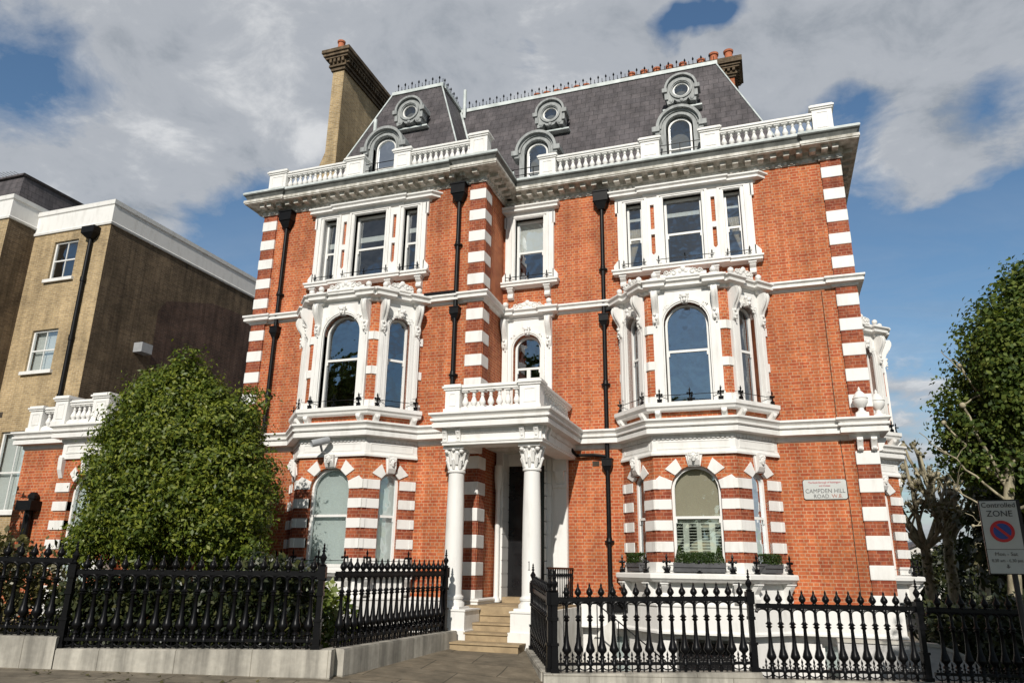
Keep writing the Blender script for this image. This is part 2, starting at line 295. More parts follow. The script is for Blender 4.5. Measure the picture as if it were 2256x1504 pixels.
        o = bpy.data.objects.new(name, me); C.objects.link(o)
        if parent is not None: o.parent = parent; o.matrix_parent_inverse = Matrix.Translation(parent.location).inverted() if parent.parent is None else Matrix.Identity(4)
        return o
def thing(name, label, cat, loc=(0, 0, 0), group=None):
    o = bpy.data.objects.new(name, None); C.objects.link(o); o.location = loc; o.empty_display_size = .3; return tag(o, label, cat, group)
def tag(o, label, cat, group=None):
    o['label'] = label; o['category'] = cat
    if group: o['group'] = group
    return o
def struct(o): o['kind'] = 'structure'; return o
def frame(p0, p1, z=0.):    # local x from p0 to p1 (left to right seen from outside), local y inward
    d = Vector((p1[0]-p0[0], p1[1]-p0[1], 0)).normalized(); n = Vector((-d.y, d.x, 0))
    return Matrix(((d.x, n.x, 0, p0[0]), (d.y, n.y, 0, p0[1]), (0, 0, 1, z), (0, 0, 0, 1)))
def at(x, y, z=0.): return Matrix.Translation((x, y, z))
def rect(x0, x1, z0, z1): return [(x0, z0), (x1, z0), (x1, z1), (x0, z1)]
def arch(x0, x1, z0, zs, n=14, inset=0.):
    c = (x0+x1)/2; r = (x1-x0)/2-inset
    return [(x0+inset, z0+inset), (x1-inset, z0+inset)]+[(c+r*math.cos(PI*i/n), zs+r*math.sin(PI*i/n)) for i in range(n+1)]
def rins(x0, x1, z0, z1, i): return rect(x0+i, x1-i, z0+i, z1-i)

# ================================================================== the red brick house
house = thing('brick_house', 'four storey red brick villa with white stucco bays, banded quoins and slate mansard roof', 'house', (-4, 0, 0))
WT, WB = 11.44, .95                      # brick wall top and bottom
XL, XP, XR, YP, BK = -13.42, -6.42, 2.33, -1.54, 11.
CB, CP, CC = -1.53, -9.83, -5.72         # centres: right bay, pavilion bay, middle windows
BH, BF, BD = 1.76, .90, .96              # bay: half width at wall, half width of front, projection

def sash(T, outline, x0, x1, z0, z1, zmid, arched, yf=.12, fw=.055, bars=0, covers=()):
    """one sash window: frame part with its glass and what hangs behind it as sub-parts"""
    b = MB(); b.T = T
    if arched: A = arch(x0, x1, z0, z1); B = arch(x0, x1, z0, z1, inset=fw)
    else: A = rect(x0, x1, z0, z1); B = rins(x0, x1, z0, z1, fw)
    b.ring(A, B, yf, yf+.08)
    if zmid: b.box(x0+fw, x1-fw, yf+.012, yf+.07, zmid-.028, zmid+.028)
    if zmid and x1-x0 > .4:
        for sx in (x0+fw-.012, x1-fw-.028): b.box(sx, sx+.04, yf+.004, yf+.03, zmid-.12, zmid-.03)      # sash horns
    for i in range(bars):
        xb = x0+(x1-x0)*(i+1)/(bars+1); b.box(xb-.012, xb+.012, yf+.022, yf+.06, z0+fw, (z1 if not arched else zmid)-.03)
    w = b.build('window', 'white_sash', house)
    g = MB(); g.T = T; n = len(B); g.add([(x, yf+.045, z) for x, z in B], [tuple(range(n))]); g.build('glass', 'glass', w)
    top = z1 if not arched else z1+(x1-x0)/2
    for kind, ma, za, zb in covers:
        c = MB(); c.T = T; y = yf+.13
        if kind == 'blind':
            if arched and zb > z1:
                q = arch(x0, x1, za, z1, inset=.0); q = [(x, z) for x, z in q]; c.prism_xz(q, y, y+.008)
            else: c.box(x0-.02, x1+.02, y, y+.008, za, zb)
            if za > z0+.1: c.box(x0, x1, y-.01, y+.018, za-.02, za+.012)
            c.build('blind', ma, w)
        elif kind == 'shutter':
            npn = 4; pw = (x1-x0)/npn
            for i in range(npn):
                a, d = x0+i*pw, x0+(i+1)*pw
                sl, sr = (.02, .075) if i == 0 else (.075, .02) if i == npn-1 else (.05, .05)
                c.box(a, a+sl, y, y+.03, za, zb); c.box(d-sr, d, y, y+.03, za, zb); c.box(a+sl, d-sr, y, y+.03, zb-.08, zb); c.box(a+sl, d-sr, y, y+.03, za, za+.1)
                k = int((zb-za-.2)/.062)
                for j in range(k):
                    z_ = za+.12+j*.062; c.add([(a+sl, y-.004, z_), (d-sr, y-.004, z_), (d-sr, y+.034, z_+.012), (a+sl, y+.034, z_+.012), (a+sl, y-.004, z_+.006), (d-sr, y-.004, z_+.006), (d-sr, y+.034, z_+.018), (a+sl, y+.034, z_+.018)], [(0, 1, 2, 3), (4, 7, 6, 5), (0, 4, 5, 1), (2, 6, 7, 3)])
            c.build('shutter', ma, w)
        elif kind == 'curtain':
            side = ma; ks = 22; prof = []
            hi, mid_, lo = zb, (za+zb)/2, za
            def cx(z):
                t_ = (hi-z)/(hi-lo); full = (x1-x0)*(.95-.75*min(1, t_*1.15)); return full
            vs = []; fs = []; rows = 14; wob = .018
            for i in range(rows+1):
                z = hi-(hi-lo)*i/rows; wd = cx(z)
                for j in range(ks+1):
                    u = j/ks*wd; xx = x1-u if side == 'right' else x0+u; vs.append((xx, y+.04+wob*math.sin(j*2.1), z))
            for i in range(rows):
                for j in range(ks): a = i*(ks+1)+j; fs.append((a, a+1, a+ks+2, a+ks+1))
            c.add(vs, fs); c.build('curtain', 'curtain', w, smooth=60)
    return w

# ---- openings
def trip_ops(c): return [rect(c-1.48, c-1.07, 9.13, 10.97), rect(c-.50, c+.48, 9.13, 10.99), rect(c+1.03, c+1.44, 9.13, 10.97)]
def bay_void(c): return [rect(c-1.25, c+1.25, 1.7, 3.95), rect(c-1.25, c+1.25, 5.4, 7.9)]
C2 = rect(-6.12, -5.30, 9.13, 10.96); C1 = arch(-6.13, -5.37, 4.96, 7.18)
DOOR = rect(-6.08, -5.12, .98, 4.06); DOORW = rect(-6.30, -5.1, .955, 4.2)
w = MB(); w.m = 0
w.panel(XP-.06, XR, WB, WT, trip_ops(CB)+bay_void(CB)+[C2, C1, DOORW], 0., .25)
w.panel(XL, XP, WB, WT, trip_ops(CP)+bay_void(CP), YP, .25)
w.T = frame((XP-.05, YP), (XP-.05, 0)); w.panel(0, -YP, WB, WT, [])
w.T = frame((XR, 0), (XR, BK)); w.panel(0, BK, WB, WT, [rect(5.3-1.25, 5.3+1.25, 1.7, 3.95), rect(5.3-1.25, 5.3+1.25, 5.4, 7.9)])
w.T = frame((XL, BK), (XL, YP)); w.panel(0, BK-YP, WB, WT, [])
w.T = frame((XR, BK), (XL, BK)); w.panel(0, XR-XL, WB, WT, [])
w.build('wall', 'brick', house)
i_ = MB()
for z in (.9, 4.75, 8.45): i_.box(XL+.3, XR-.3, YP+.3 if False else .3, BK-.1, z-.1, z)
for z in (.9, 4.75, 8.45): i_.box(XL+.3, XP-.4, YP+.3, .295, z-.1, z)
i_.box(XL+.02, XR-.02, .05, BK-.05, 11.9, 12.05); i_.box(XL+.02, XP-.08, YP+.05, .045, 11.9, 12.05)
i_.box(XL+.3, XR-.3, 4.8, 4.9, .9, 11.9); i_.box(CC+1.2, CC+1.3, .3, 4.8, .9, 11.9); i_.box(XP-.4, XP-.3, .3, 4.8, .9, 11.9)
i_.build('room', 'interior', house)
# ---- white basement plinth and recessed basement
b = MB(); b.T = Matrix.Identity(4)
band = [(.0, .36), (.10, .36), (.10, .40), (.07, .44), (.07, .88), (.10, .91), (.10, .945), (.0, .97)]
def bay_path(c, y0, h=BH, f=BF, d=BD): return [(c+h, y0), (c+f, y0-d), (c-f, y0-d), (c-h, y0)]
b.sweep(band, [(XR, 3.3), (XR, 0)]+bay_path(CB, 0)+[(-4.60, 0)])
b.sweep(band, [(XP, 0), (XP, YP)]+bay_path(CP, YP)+[(XL, YP), (XL, 4)])
b.sweep([(0, .36), (0, .96), (-.3, .96), (-.3, .36)], [(XR, 3.3), (XR, 0), (-4.6, 0)])
b.build('plinth', 'white', house)
b = MB()
bo = [rect(-3.75, -2.95, -.85, .22), rect(.78, 1.62, -.9, .2)]
b.panel(-4.5, XR-.12, -1.6, .36, bo, .16, .2)
b.T = frame((XR-.12, .16), (XR-.12, 4)); b.panel(0, 4, -1.6, .36, [])
b.T = frame((CB-BF, -BD+.12), (CB+BF, -BD+.12)); b.panel(0, 2*BF, -1.6, .36, [rect(.30, 1.46, -1.6, .26)], 0, .5)
for p, q in (((CB-BH, .12), (CB-BF, -BD+.12)), ((CB+BF, -BD+.12), (CB+BH, .12))):
    b.T = frame(p, q); b.panel(0, 1.29, -1.6, .36, [])
b.T = at(0, YP+.1); b.panel(XL, XP, -1.6, .36, [])
b.T = frame((XP-.1, YP+.1), (XP-.1, 0)); b.panel(0, 1.5, -1.6, .36, [])
b.build('basement_wall', 'white', house)
for x0, x1, z0, z1 in ((-3.75, -2.95, -.85, .22), (.78, 1.62, -.9, .2)):
    sash(at(0, .16), None, x0, x1, z0, z1, -.33, False, covers=[('blind', 'blind_green', z0, z1)])
b = MB(); b.box(CB-.6, CB+.6, -BD+.55, -BD+.6, -1.6, .16); b.build('basement_dark', 'door_black', house)  # black sheet added as the dark inside the bay's basement window opening

# ---- quoin stacks: alternating white blocks and dark brick bands
def quoins(x0, x1, y, z_tops, ybk=None, wrap=None, per=.6):
    br, wh = MB(), MB()
    for (zlo, zhi, tops) in z_tops:
        br.box(x0+.012, x1-.012, y+.012, y+.2, zlo, zhi) if ybk is None else br.box(x0+.012, x1-.012, y+.012, ybk-.012, zlo, zhi)
        for zt in tops:
            zb = max(zlo, zt-.295); wh.cut(); wh.box(x0, x1, y-.006, y+.2 if ybk is None else ybk, zb, zt)
    o = br.build('quoin_bands', 'brick_dark', house); wh.build_each('quoin_block', 'white', o, bevel=.016)
def tops(z, n, p=.6): return [z-p*i for i in range(n)]
zq = [(8.25, 11.44, tops(11.21, 5)), (4.9, 8.06, tops(7.86, 5)), (.96, 4.45, tops(4.19, 6))]
quoins(1.85, XR, -.06, zq, .2)
zp = [(8.25, 11.44, tops(11.21, 5)), (4.9, 8.06, tops(7.86, 5)), (.96, 4.45, tops(4.15, 6))]
quoins(-6.87, XP, YP-.06, zp, -1.12)
quoins(XL, -12.95, YP-.06, zp, -1.2)

# ---- cornices and string courses
MAIN = [(XR, BK), (XR, -.06), (1.85, -.06), (1.85, 0), (XP, 0), (XP, YP-.06), (-6.87, YP-.06), (-6.87, YP), (-12.95, YP), (-12.95, YP-.06), (XL, YP-.06), (XL, 4)]
cor = MB()
cor.sweep([(-.02, 11.40), (.03, 11.40), (.03, 11.53), (.07, 11.55), (.09, 11.655), (.415, 11.665), (.415, 11.69), (.435, 11.70), (.435, 11.775), (.36, 11.79), (-.02, 11.79)], MAIN)
gtr = MB(); gtr.sweep([(.0, 11.792), (.365, 11.792), (.38, 11.84), (.41, 11.90), (.45, 11.93), (.46, 11.957), (.0, 11.957)], MAIN)
def along(path, i, step, off=0.):
    a, b_ = Vector(path[i]), Vector(path[i+1]); L = (b_-a).length; n = max(1, int(L/step)); return [(a+(b_-a)*((k+.5)/n)) for k in range(n)], frame(tuple(b_), tuple(a))
def blocks(mb, path, segs, step, w_, o0, o1, z0, z1, lip=0.):
    for i in segs:
        a, b_ = Vector(path[i]), Vector(path[i+1]); L = (b_-a).length; n = max(1, round(L/step)); T = frame(tuple(b_), tuple(a)); old = mb.T; mb.T = T
        for k in range(n):
            x = L*(k+.5)/n; mb.box(x-w_/2, x+w_/2, -o1, -o0, z0, z1)
            if lip: mb.box(x-w_/2-.01, x+w_/2+.01, -o1-.012, -o0, z1-.02, z1+lip)
        mb.T = old
blocks(cor, MAIN, range(0, 11), .31, .14, .03, .29, 11.555, 11.64, .02)
blocks(cor, MAIN, range(0, 11), .145, .075, .0, .062, 11.425, 11.50)
cor.build('cornice', 'cornice_paint', house); gtr.build('gutter', 'gutter', house)
gut = MB(); gut.sweep([(.0, 11.958), (.465, 11.958), (.47, 12.0), (.45, 12.03), (.0, 12.12), (-.9, 12.12), (-.9, 12.0)], MAIN, cap=True); gut.build('cornice_leadwork', 'lead_pale', house)
PORX0, PORX1, PORY = -6.76, -4.50, -2.86
S1 = [(0, 4.945), (.285, 4.90), (.285, 4.855), (.20, 4.79), (.25, 4.775), (.25, 4.725), (.175, 4.70), (.215, 4.665), (.215, 4.572), (.045, 4.555), (.035, 4.47), (0, 4.44), (-.03, 4.44), (-.03, 4.945)]
sc = MB(); side_bay = [(XR, 5.3+BH), (XR+BD, 5.3+BF), (XR+BD, 5.3-BF), (XR, 5.3-BH)]
P1 = [(XR, 9)]+side_bay+[(XR, -.10), (1.80, -.10), (1.80, 0)]+bay_path(CB, 0)+[(PORX1, 0), (PORX1, PORY), (PORX0, PORY), (PORX0, YP)]+bay_path(CP, YP)+[(-12.95, YP), (-12.95, YP-.06), (XL, YP-.06), (XL, 3)]
sc.sweep(S1, P1); sc.build('string_course', 'white', house)
S2 = [(0, 8.315), (.175, 8.28), (.175, 8.235), (.12, 8.195), (.145, 8.185), (.145, 8.125), (.04, 8.105), (.025, 8.05), (0, 8.04), (-.03, 8.04), (-.03, 8.315)]
sc = MB()
for p in ([(XR, 9), (XR, -.06), (1.80, -.06), (1.80, 0), (CB+BH+.1, 0)], [(CB-BH-.12, 0), (-4.93, 0)], [(XP-.05, 0), (XP, YP-.06), (-6.92, YP-.06), (-6.92, YP), (CP+BH+.1, YP)], [(CP-BH-.1, YP), (-12.9, YP), (-12.9, YP-.06), (XL, YP-.06), (XL, 3)]): sc.cut(); sc.sweep(S2, p)
sc.build_each('string_course', 'white', house)

# ---- second floor windows with hoods, architraves, sills
def bracket(mb, x, z1, h=.3, w_=.15, d=.17):
    pr = [(0, z1), (-d, z1), (-d-.01, z1-.05), (-d+.02, z1-.10), (-d*.55, z1-h*.5), (-d*.75, z1-h*.72), (-d*.7, z1-h*.9), (-d*.35, z1-h), (0, z1-h)]
    mb.prism_yz(pr, x-w_/2, x+w_/2); mb.box(x-w_/2-.02, x+w_/2+.02, -d-.03, 0, z1-.03, z1)
def iron_spike(mb, x, y, z, s=1.):
    mb.box(x-.008*s, x+.008*s, y-.008*s, y+.008*s, z, z+.16*s); mb.lathe([(.001, .26*s), (.02*s, .2*s), (.012*s, .15*s)], (x, y, z), 4)
    mb.box(x-.04*s, x+.04*s, y-.008*s, y+.008*s, z+.09*s, z+.11*s)
HOOD = [(0, 11.335), (.21, 11.31), (.21, 11.27), (.15, 11.225), (.175, 11.215), (.175, 11.165), (.06, 11.145), (.045, 11.08), (0, 11.05), (-.03, 11.05), (-.03, 11.335)]
SILL = [(0, 9.07), (.21, 9.05), (.21, 9.005), (.165, 8.985), (.18, 8.97), (.18, 8.925), (.05, 8.90), (0, 8.88), (-.03, 8.88), (-.03, 9.07)]
def trip(c, y, kinds):
    T = at(c, y); sur = MB(); sur.T = T
    L = [rect(-1.48, -1.07, 9.13, 10.97), rect(-.50, .48, 9.13, 10.99), rect(1.03, 1.44, 9.13, 10.97)]
    strips = []
    for xs in (-.79, .76):
        strips += [rect(xs-.05, xs+.05, 10.13, 10.83), [(xs-.05, 9.46), (xs, 9.40), (xs+.05, 9.46), (xs+.05, 9.98), (xs-.05, 9.98)]]
    for q in L+strips: pass
    sur.panel(-1.72, 1.72, 9.06, 11.06, [[(a, b_) for a, b_ in q] for q in L], -.075, .26, outer=[(-1.72, 9.06), (1.72, 9.06), (1.72, 11.06), (-1.72, 11.06)]) if False else None
    sur.panel(-1.70, 1.70, 9.06, 11.06, L+strips, -.075, .09)
    for q in L: # continue reveals inward
        n = len(q); sur.add([(a, 0, z) for a, z in q]+[(a, .14, z) for a, z in q], [(i, (i+1) % n, (i+1) % n+n, i+n) for i in range(n)])
    for q in L:
        (xa, za), (xb, _), (_, zb), _ = q
        sur.ring(rect(xa-.15, xb+.15, za-.07, zb+.08), rect(xa-.09, xb+.09, za-.07+.001, zb+.05), -.105, -.07)
        sur.ring(rect(xa-.06, xb+.06, za-.069, zb+.04), rect(xa-.015, xb+.015, za-.068, zb+.012), -.09, -.07)
    for sx in (-1, 1):     # ears and flared foot
        sur.box(sx*1.72-.05, sx*1.72+.05, -.085, 0, 10.72, 11.05)
        sur.prism_xz([(sx*1.68, 9.07), (sx*1.83, 9.07), (sx*1.84, 9.20), (sx*1.79, 9.27), (sx*1.71, 9.36), (sx*1.68, 9.36)], -.085, 0)
        sur.box(sx*1.70-.012, sx*1.70+.012, -.085, 0, 9.06, 11.05)
    sur.sweep(HOOD, [(1.72, 0), (1.72, -.0), (1.72, -.02), (.97, -.02), (.97, -.08), (-.97, -.08), (-.97, -.02), (-1.72, -.02), (-1.72, 0)])
    s_ = sur.build('window_surround', 'white', house)
    sl = MB(); sl.T = T; sl.sweep(SILL, [(1.67, .0), (1.67, -.02), (.90, -.02), (.90, -.07), (-.90, -.07), (-.90, -.02), (-1.67, -.02), (-1.67, 0)])
    sl.build('sill', 'white', s_); bk = MB(); bk.T = T
    for x in (-1.60, -.72, .72, 1.60): bk.cut(); bracket(bk, x, 8.885)
    bk.build_each('bracket', 'white', s_)
    ir = MB(); ir.T = T
    for xa, xb, yy in ((-1.62, -.98, -.16), (-.72, .72, -.21), (.98, 1.62, -.16)):
        ir.cut(); ir.box(xa, xb, yy-.006, yy+.006, 9.19, 9.205)
        for k in range(3 if xb-xa > 1 else 2): iron_spike(ir, xa+.06+(xb-xa-.12)*k/(2 if xb-xa > 1 else 1), yy, 9.06)
    ir.build_each('window_rail', 'iron', s_)
    sash(T, None, -1.48, -1.07, 9.13, 10.97, 9.99, False, covers=kinds[0]); sash(T, None, -.50, .48, 9.13, 10.99, 10.0, False, fw=.065, covers=kinds[1]); sash(T, None, 1.03, 1.44, 9.13, 10.97, 9.99, False, covers=kinds[2])
trip(CB, 0, [[('blind', 'blind_white', 10.58, 10.64), ('curtain', 'left', 9.2, 10.35)], [('blind', 'blind_white', 10.56, 10.66)], [('blind', 'blind_white', 10.60, 10.65), ('curtain', 'right', 9.2, 10.35)]])
trip(CP, YP, [[('blind', 'blind_white', 10.22, 10.36)], [('blind', 'blind_white', 10.28, 10.42)], [('blind', 'blind_white', 10.38, 10.5)]])
T = at(CC, 0); sur = MB(); sur.T = T
sur.panel(-.66, .70, 9.06, 11.06, [rect(-.40, .42, 9.13, 10.96)], -.075, .2)
sur.ring(rect(-.56, .58, 9.06, 11.05), rect(-.49, .51, 9.061, 11.0), -.105, -.07); sur.ring(rect(-.46, .48, 9.062, 11.0), rect(-.415, .435, 9.063, 10.975), -.09, -.07)
for sx, xx in ((-1, -.66), (1, .70)):
    sur.box(xx-.05, xx+.05, -.085, 0, 10.72, 11.05); sur.box(xx-.012, xx+.012, -.085, 0, 9.06, 11.05)
    sur.prism_xz([(xx-.02*sx, 9.07), (xx+.12*sx, 9.07), (xx+.13*sx, 9.20), (xx+.08*sx, 9.27), (xx, 9.36), (xx-.02*sx, 9.36)], -.085, 0)
sur.sweep(HOOD, [(.68, 0), (.68, -.02), (-.64, -.02), (-.64, 0)])
s_ = sur.build('window_surround', 'white', house)
sl = MB(); sl.T = T; sl.sweep(SILL, [(.66, 0), (.66, -.02), (-.62, -.02), (-.62, 0)]); sl.build('sill', 'white', s_); sl = MB(); sl.T = T; bracket(sl, -.5, 8.885); sl.cut(); bracket(sl, .54, 8.885); sl.build_each('bracket', 'white', s_)
ir = MB(); ir.T = T; ir.box(-.64, .68, -.166, -.154, 9.19, 9.205); [iron_spike(ir, x, -.16, 9.06) for x in (-.5, .02, .54)]; ir.build('window_rail', 'iron', s_)
sash(T, None, -.40, .42, 9.13, 10.96, 10.0, False, fw=.065, covers=[('blind', 'blind_white', 10.0, 10.96)])

# ---- first floor ornament pieces
def scroll(mb, x, z1, z0, w_, d):    # long S-scroll console
    h = z1-z0; pr = [(0, z1), (-d, z1), (-d*1.12, z1-.10*h), (-d*1.1, z1-.2*h), (-d*.9, z1-.34*h), (-d*.55, z1-.5*h), (-d*.4, z1-.62*h), (-d*.5, z1-.72*h), (-d*.52, z1-.82*h), (-d*.35, z1-.92*h), (-d*.12, z0), (0, z0)]
    mb.prism_yz(pr, x-w_/2, x+w_/2)
    for dx in (-.3, .3): mb.prism_yz([(p*1.07-.004, z_) for p, z_ in pr[1:11]]+[(0, z0), (0, z1)], x+dx*w_-.014, x+dx*w_+.014)
    for k, (dz, r_) in enumerate(((.66, .042), (.78, .036), (.88, .03), (.96, .022))): mb.ball((x+(.02 if k % 2 else -.02), -d*.5-.01, z1-dz*h), r_, 8, 5)
def relief(mb, x, z, s, y, n=9, seed=1):   # carved leaf scrolls
    r_ = random.Random(seed)
    for k in range(n):
        a = r_.uniform(0, 2*PI); q = r_.uniform(.2, 1)*s; mb.ball((x+q*math.cos(a), y, z+q*.8*math.sin(a)), s*r_.uniform(.18, .34), 7, 4, (1, .5, 1))
    for k in range(10): a = k*.7; q = s*.55*(1-k/12); mb.ball((x+q*math.cos(a), y-.012, z+q*math.sin(a)), s*.12, 6, 4)
def mask_head(mb, z, s, y):          # generic carved keystone face
    mb.ball((0, y, z), .09*s, 12, 8, (.78, .75, 1.15)); mb.ball((0, y-.075*s, z-.005*s), .02*s, 6, 5, (.8, 1, 1.7))
    for sx in (-1, 1): mb.ball((sx*.03*s, y-.058*s, z+.025*s), .014*s, 6, 4); mb.ball((sx*.075*s, y-.01, z+.04*s), .034*s, 7, 5); mb.ball((sx*.07*s, y-.0, z-.03*s), .026*s, 7, 5, (1, 1, 1.6))
    mb.ball((0, y-.058*s, z-.05*s), .022*s, 6, 4, (1.3, .8, .5)); mb.ball((0, y-.04*s, z-.085*s), .03*s, 7, 5, (1.1, .9, .8))
    for k in range(5): mb.ball(((k-2)*.036*s, y-.02*s, z+.10*s-abs(k-2)*.012), .034*s, 7, 5)
def light_surround(mb, hw, zs, z0, pil, ztop, seed):     # arched aedicule in local frame centred on 0: pilasters at +-pil
    pw = .15
    A = arch(-hw-.02, hw+.02, z0, zs); mb.panel(-pil-pw/2, pil+pw/2, z0, ztop, [A], -.035, .19)
    n = 14; c_ = 0
    for r0, r1, yy in ((hw+.115, hw+.05, -.075), (hw+.045, hw+.015, -.055)):
        O = [(-r0, z0+.001)]+[(r0*math.cos(PI-PI*i/n), zs+r0*math.sin(PI-PI*i/n)) for i in range(n+1)]+[(r0, z0+.001)]
        I = [(-r1, z0+.001)]+[(r1*math.cos(PI-PI*i/n), zs+r1*math.sin(PI-PI*i/n)) for i in range(n+1)]+[(r1, z0+.001)]
        k = len(O); vs = [(x, yy, z) for x, z in O]+[(x, yy, z) for x, z in I]+[(x, -.03, z) for x, z in O]+[(x, -.03, z) for x, z in I]; fs = []
        for i in range(k-1): fs += [(i, i+1, k+i+1, k+i), (i, 2*k+i, 2*k+i+1, i+1), (k+i, k+i+1, 3*k+i+1, 3*k+i)]
        mb.add(vs, fs)
    for sx in (-1, 1):
        x = sx*pil; mb.box(x-pw/2, x+pw/2, -.075, 0, z0+.22, ztop-.02); mb.box(x-pw/2-.02, x+pw/2+.02, -.10, 0, z0, z0+.20)
        mb.box(x-.03, x+.03, -.088, -.07, z0+.3, ztop-.9)
        scroll(mb, x, ztop-.01, ztop-.85, pw-.005, .26)
        relief(mb, sx*(hw*.72+.07), zs+hw*.78+.02, .115, -.06, 8, seed+sx)
    mb.prism_xz([(-.09, zs+hw+.16), (.09, zs+hw+.16), (.06, zs+hw-.02), (-.06, zs+hw-.02)], -.14, 0)
    mb.ball((0, -.16, zs+hw+.13), .06, 8, 6, (1, .7, .9)); mb.ball((-.07, -.12, zs+hw+.18), .045, 7, 5); mb.ball((.07, -.12, zs+hw+.18), .045, 7, 5); mb.ball((0, -.15, zs+hw+.04), .05, 7, 5)
ENT = [(0, 8.275), (.21, 8.245), (.21, 8.205), (.145, 8.155), (.17, 8.145), (.17, 8.085), (.06, 8.06), (.04, 7.99), (0, 7.97), (-.05, 7.97), (-.05, 8.275)]
def crest(mb, hw, z, y=-.02, seed=0):     # scrolled cresting along the parapet
    mb.prism_xz([(-hw, z), (hw, z), (hw, z+.08), (hw*.72, z+.10), (hw*.5, z+.17), (hw*.2, z+.21), (-hw*.2, z+.21), (-hw*.5, z+.17), (-hw*.72, z+.10), (-hw, z+.08)], y, y+.10)
    for sx in (-1, 1):
        for r_, xx in ((.085, .42), (.06, .72)):
            for k in range(9): a = k*.75; q = r_*(1-k/11); mb.ball((sx*hw*xx+q*math.cos(a)*sx, y-.01, z+.1+q*math.sin(a)), .022, 6, 4)
    mb.ball((0, y, z+.19), .07, 8, 6, (1, .6, 1)); mb.ball((-.07, y, z+.13), .05, 7, 5, (1, .6, 1)); mb.ball((.07, y, z+.13), .05, 7, 5, (1, .6, 1))
def fleur(mb, x, y, z, s=1.):
    mb.lathe([(.05*s, 0), (.05*s, .02*s), (.02*s, .05*s), (.014*s, .12*s), (.02*s, .16*s), (.012*s, .22*s), (.022*s, .25*s), (.001, .32*s)], (x, y, z), 6)
    for sx in (-1, 1): mb.ball((x+sx*.05*s, y, z+.18*s), .024*s, 6, 4); mb.ball((x+sx*.035*s, y, z+.06*s), .024*s, 6, 4); mb.box(x-.05*s, x+.05*s, y-.01*s, y+.01*s, z+.17*s, z+.19*s); mb.ball((x, y+sx*.05*s, z+.18*s), .02*s, 6, 4)

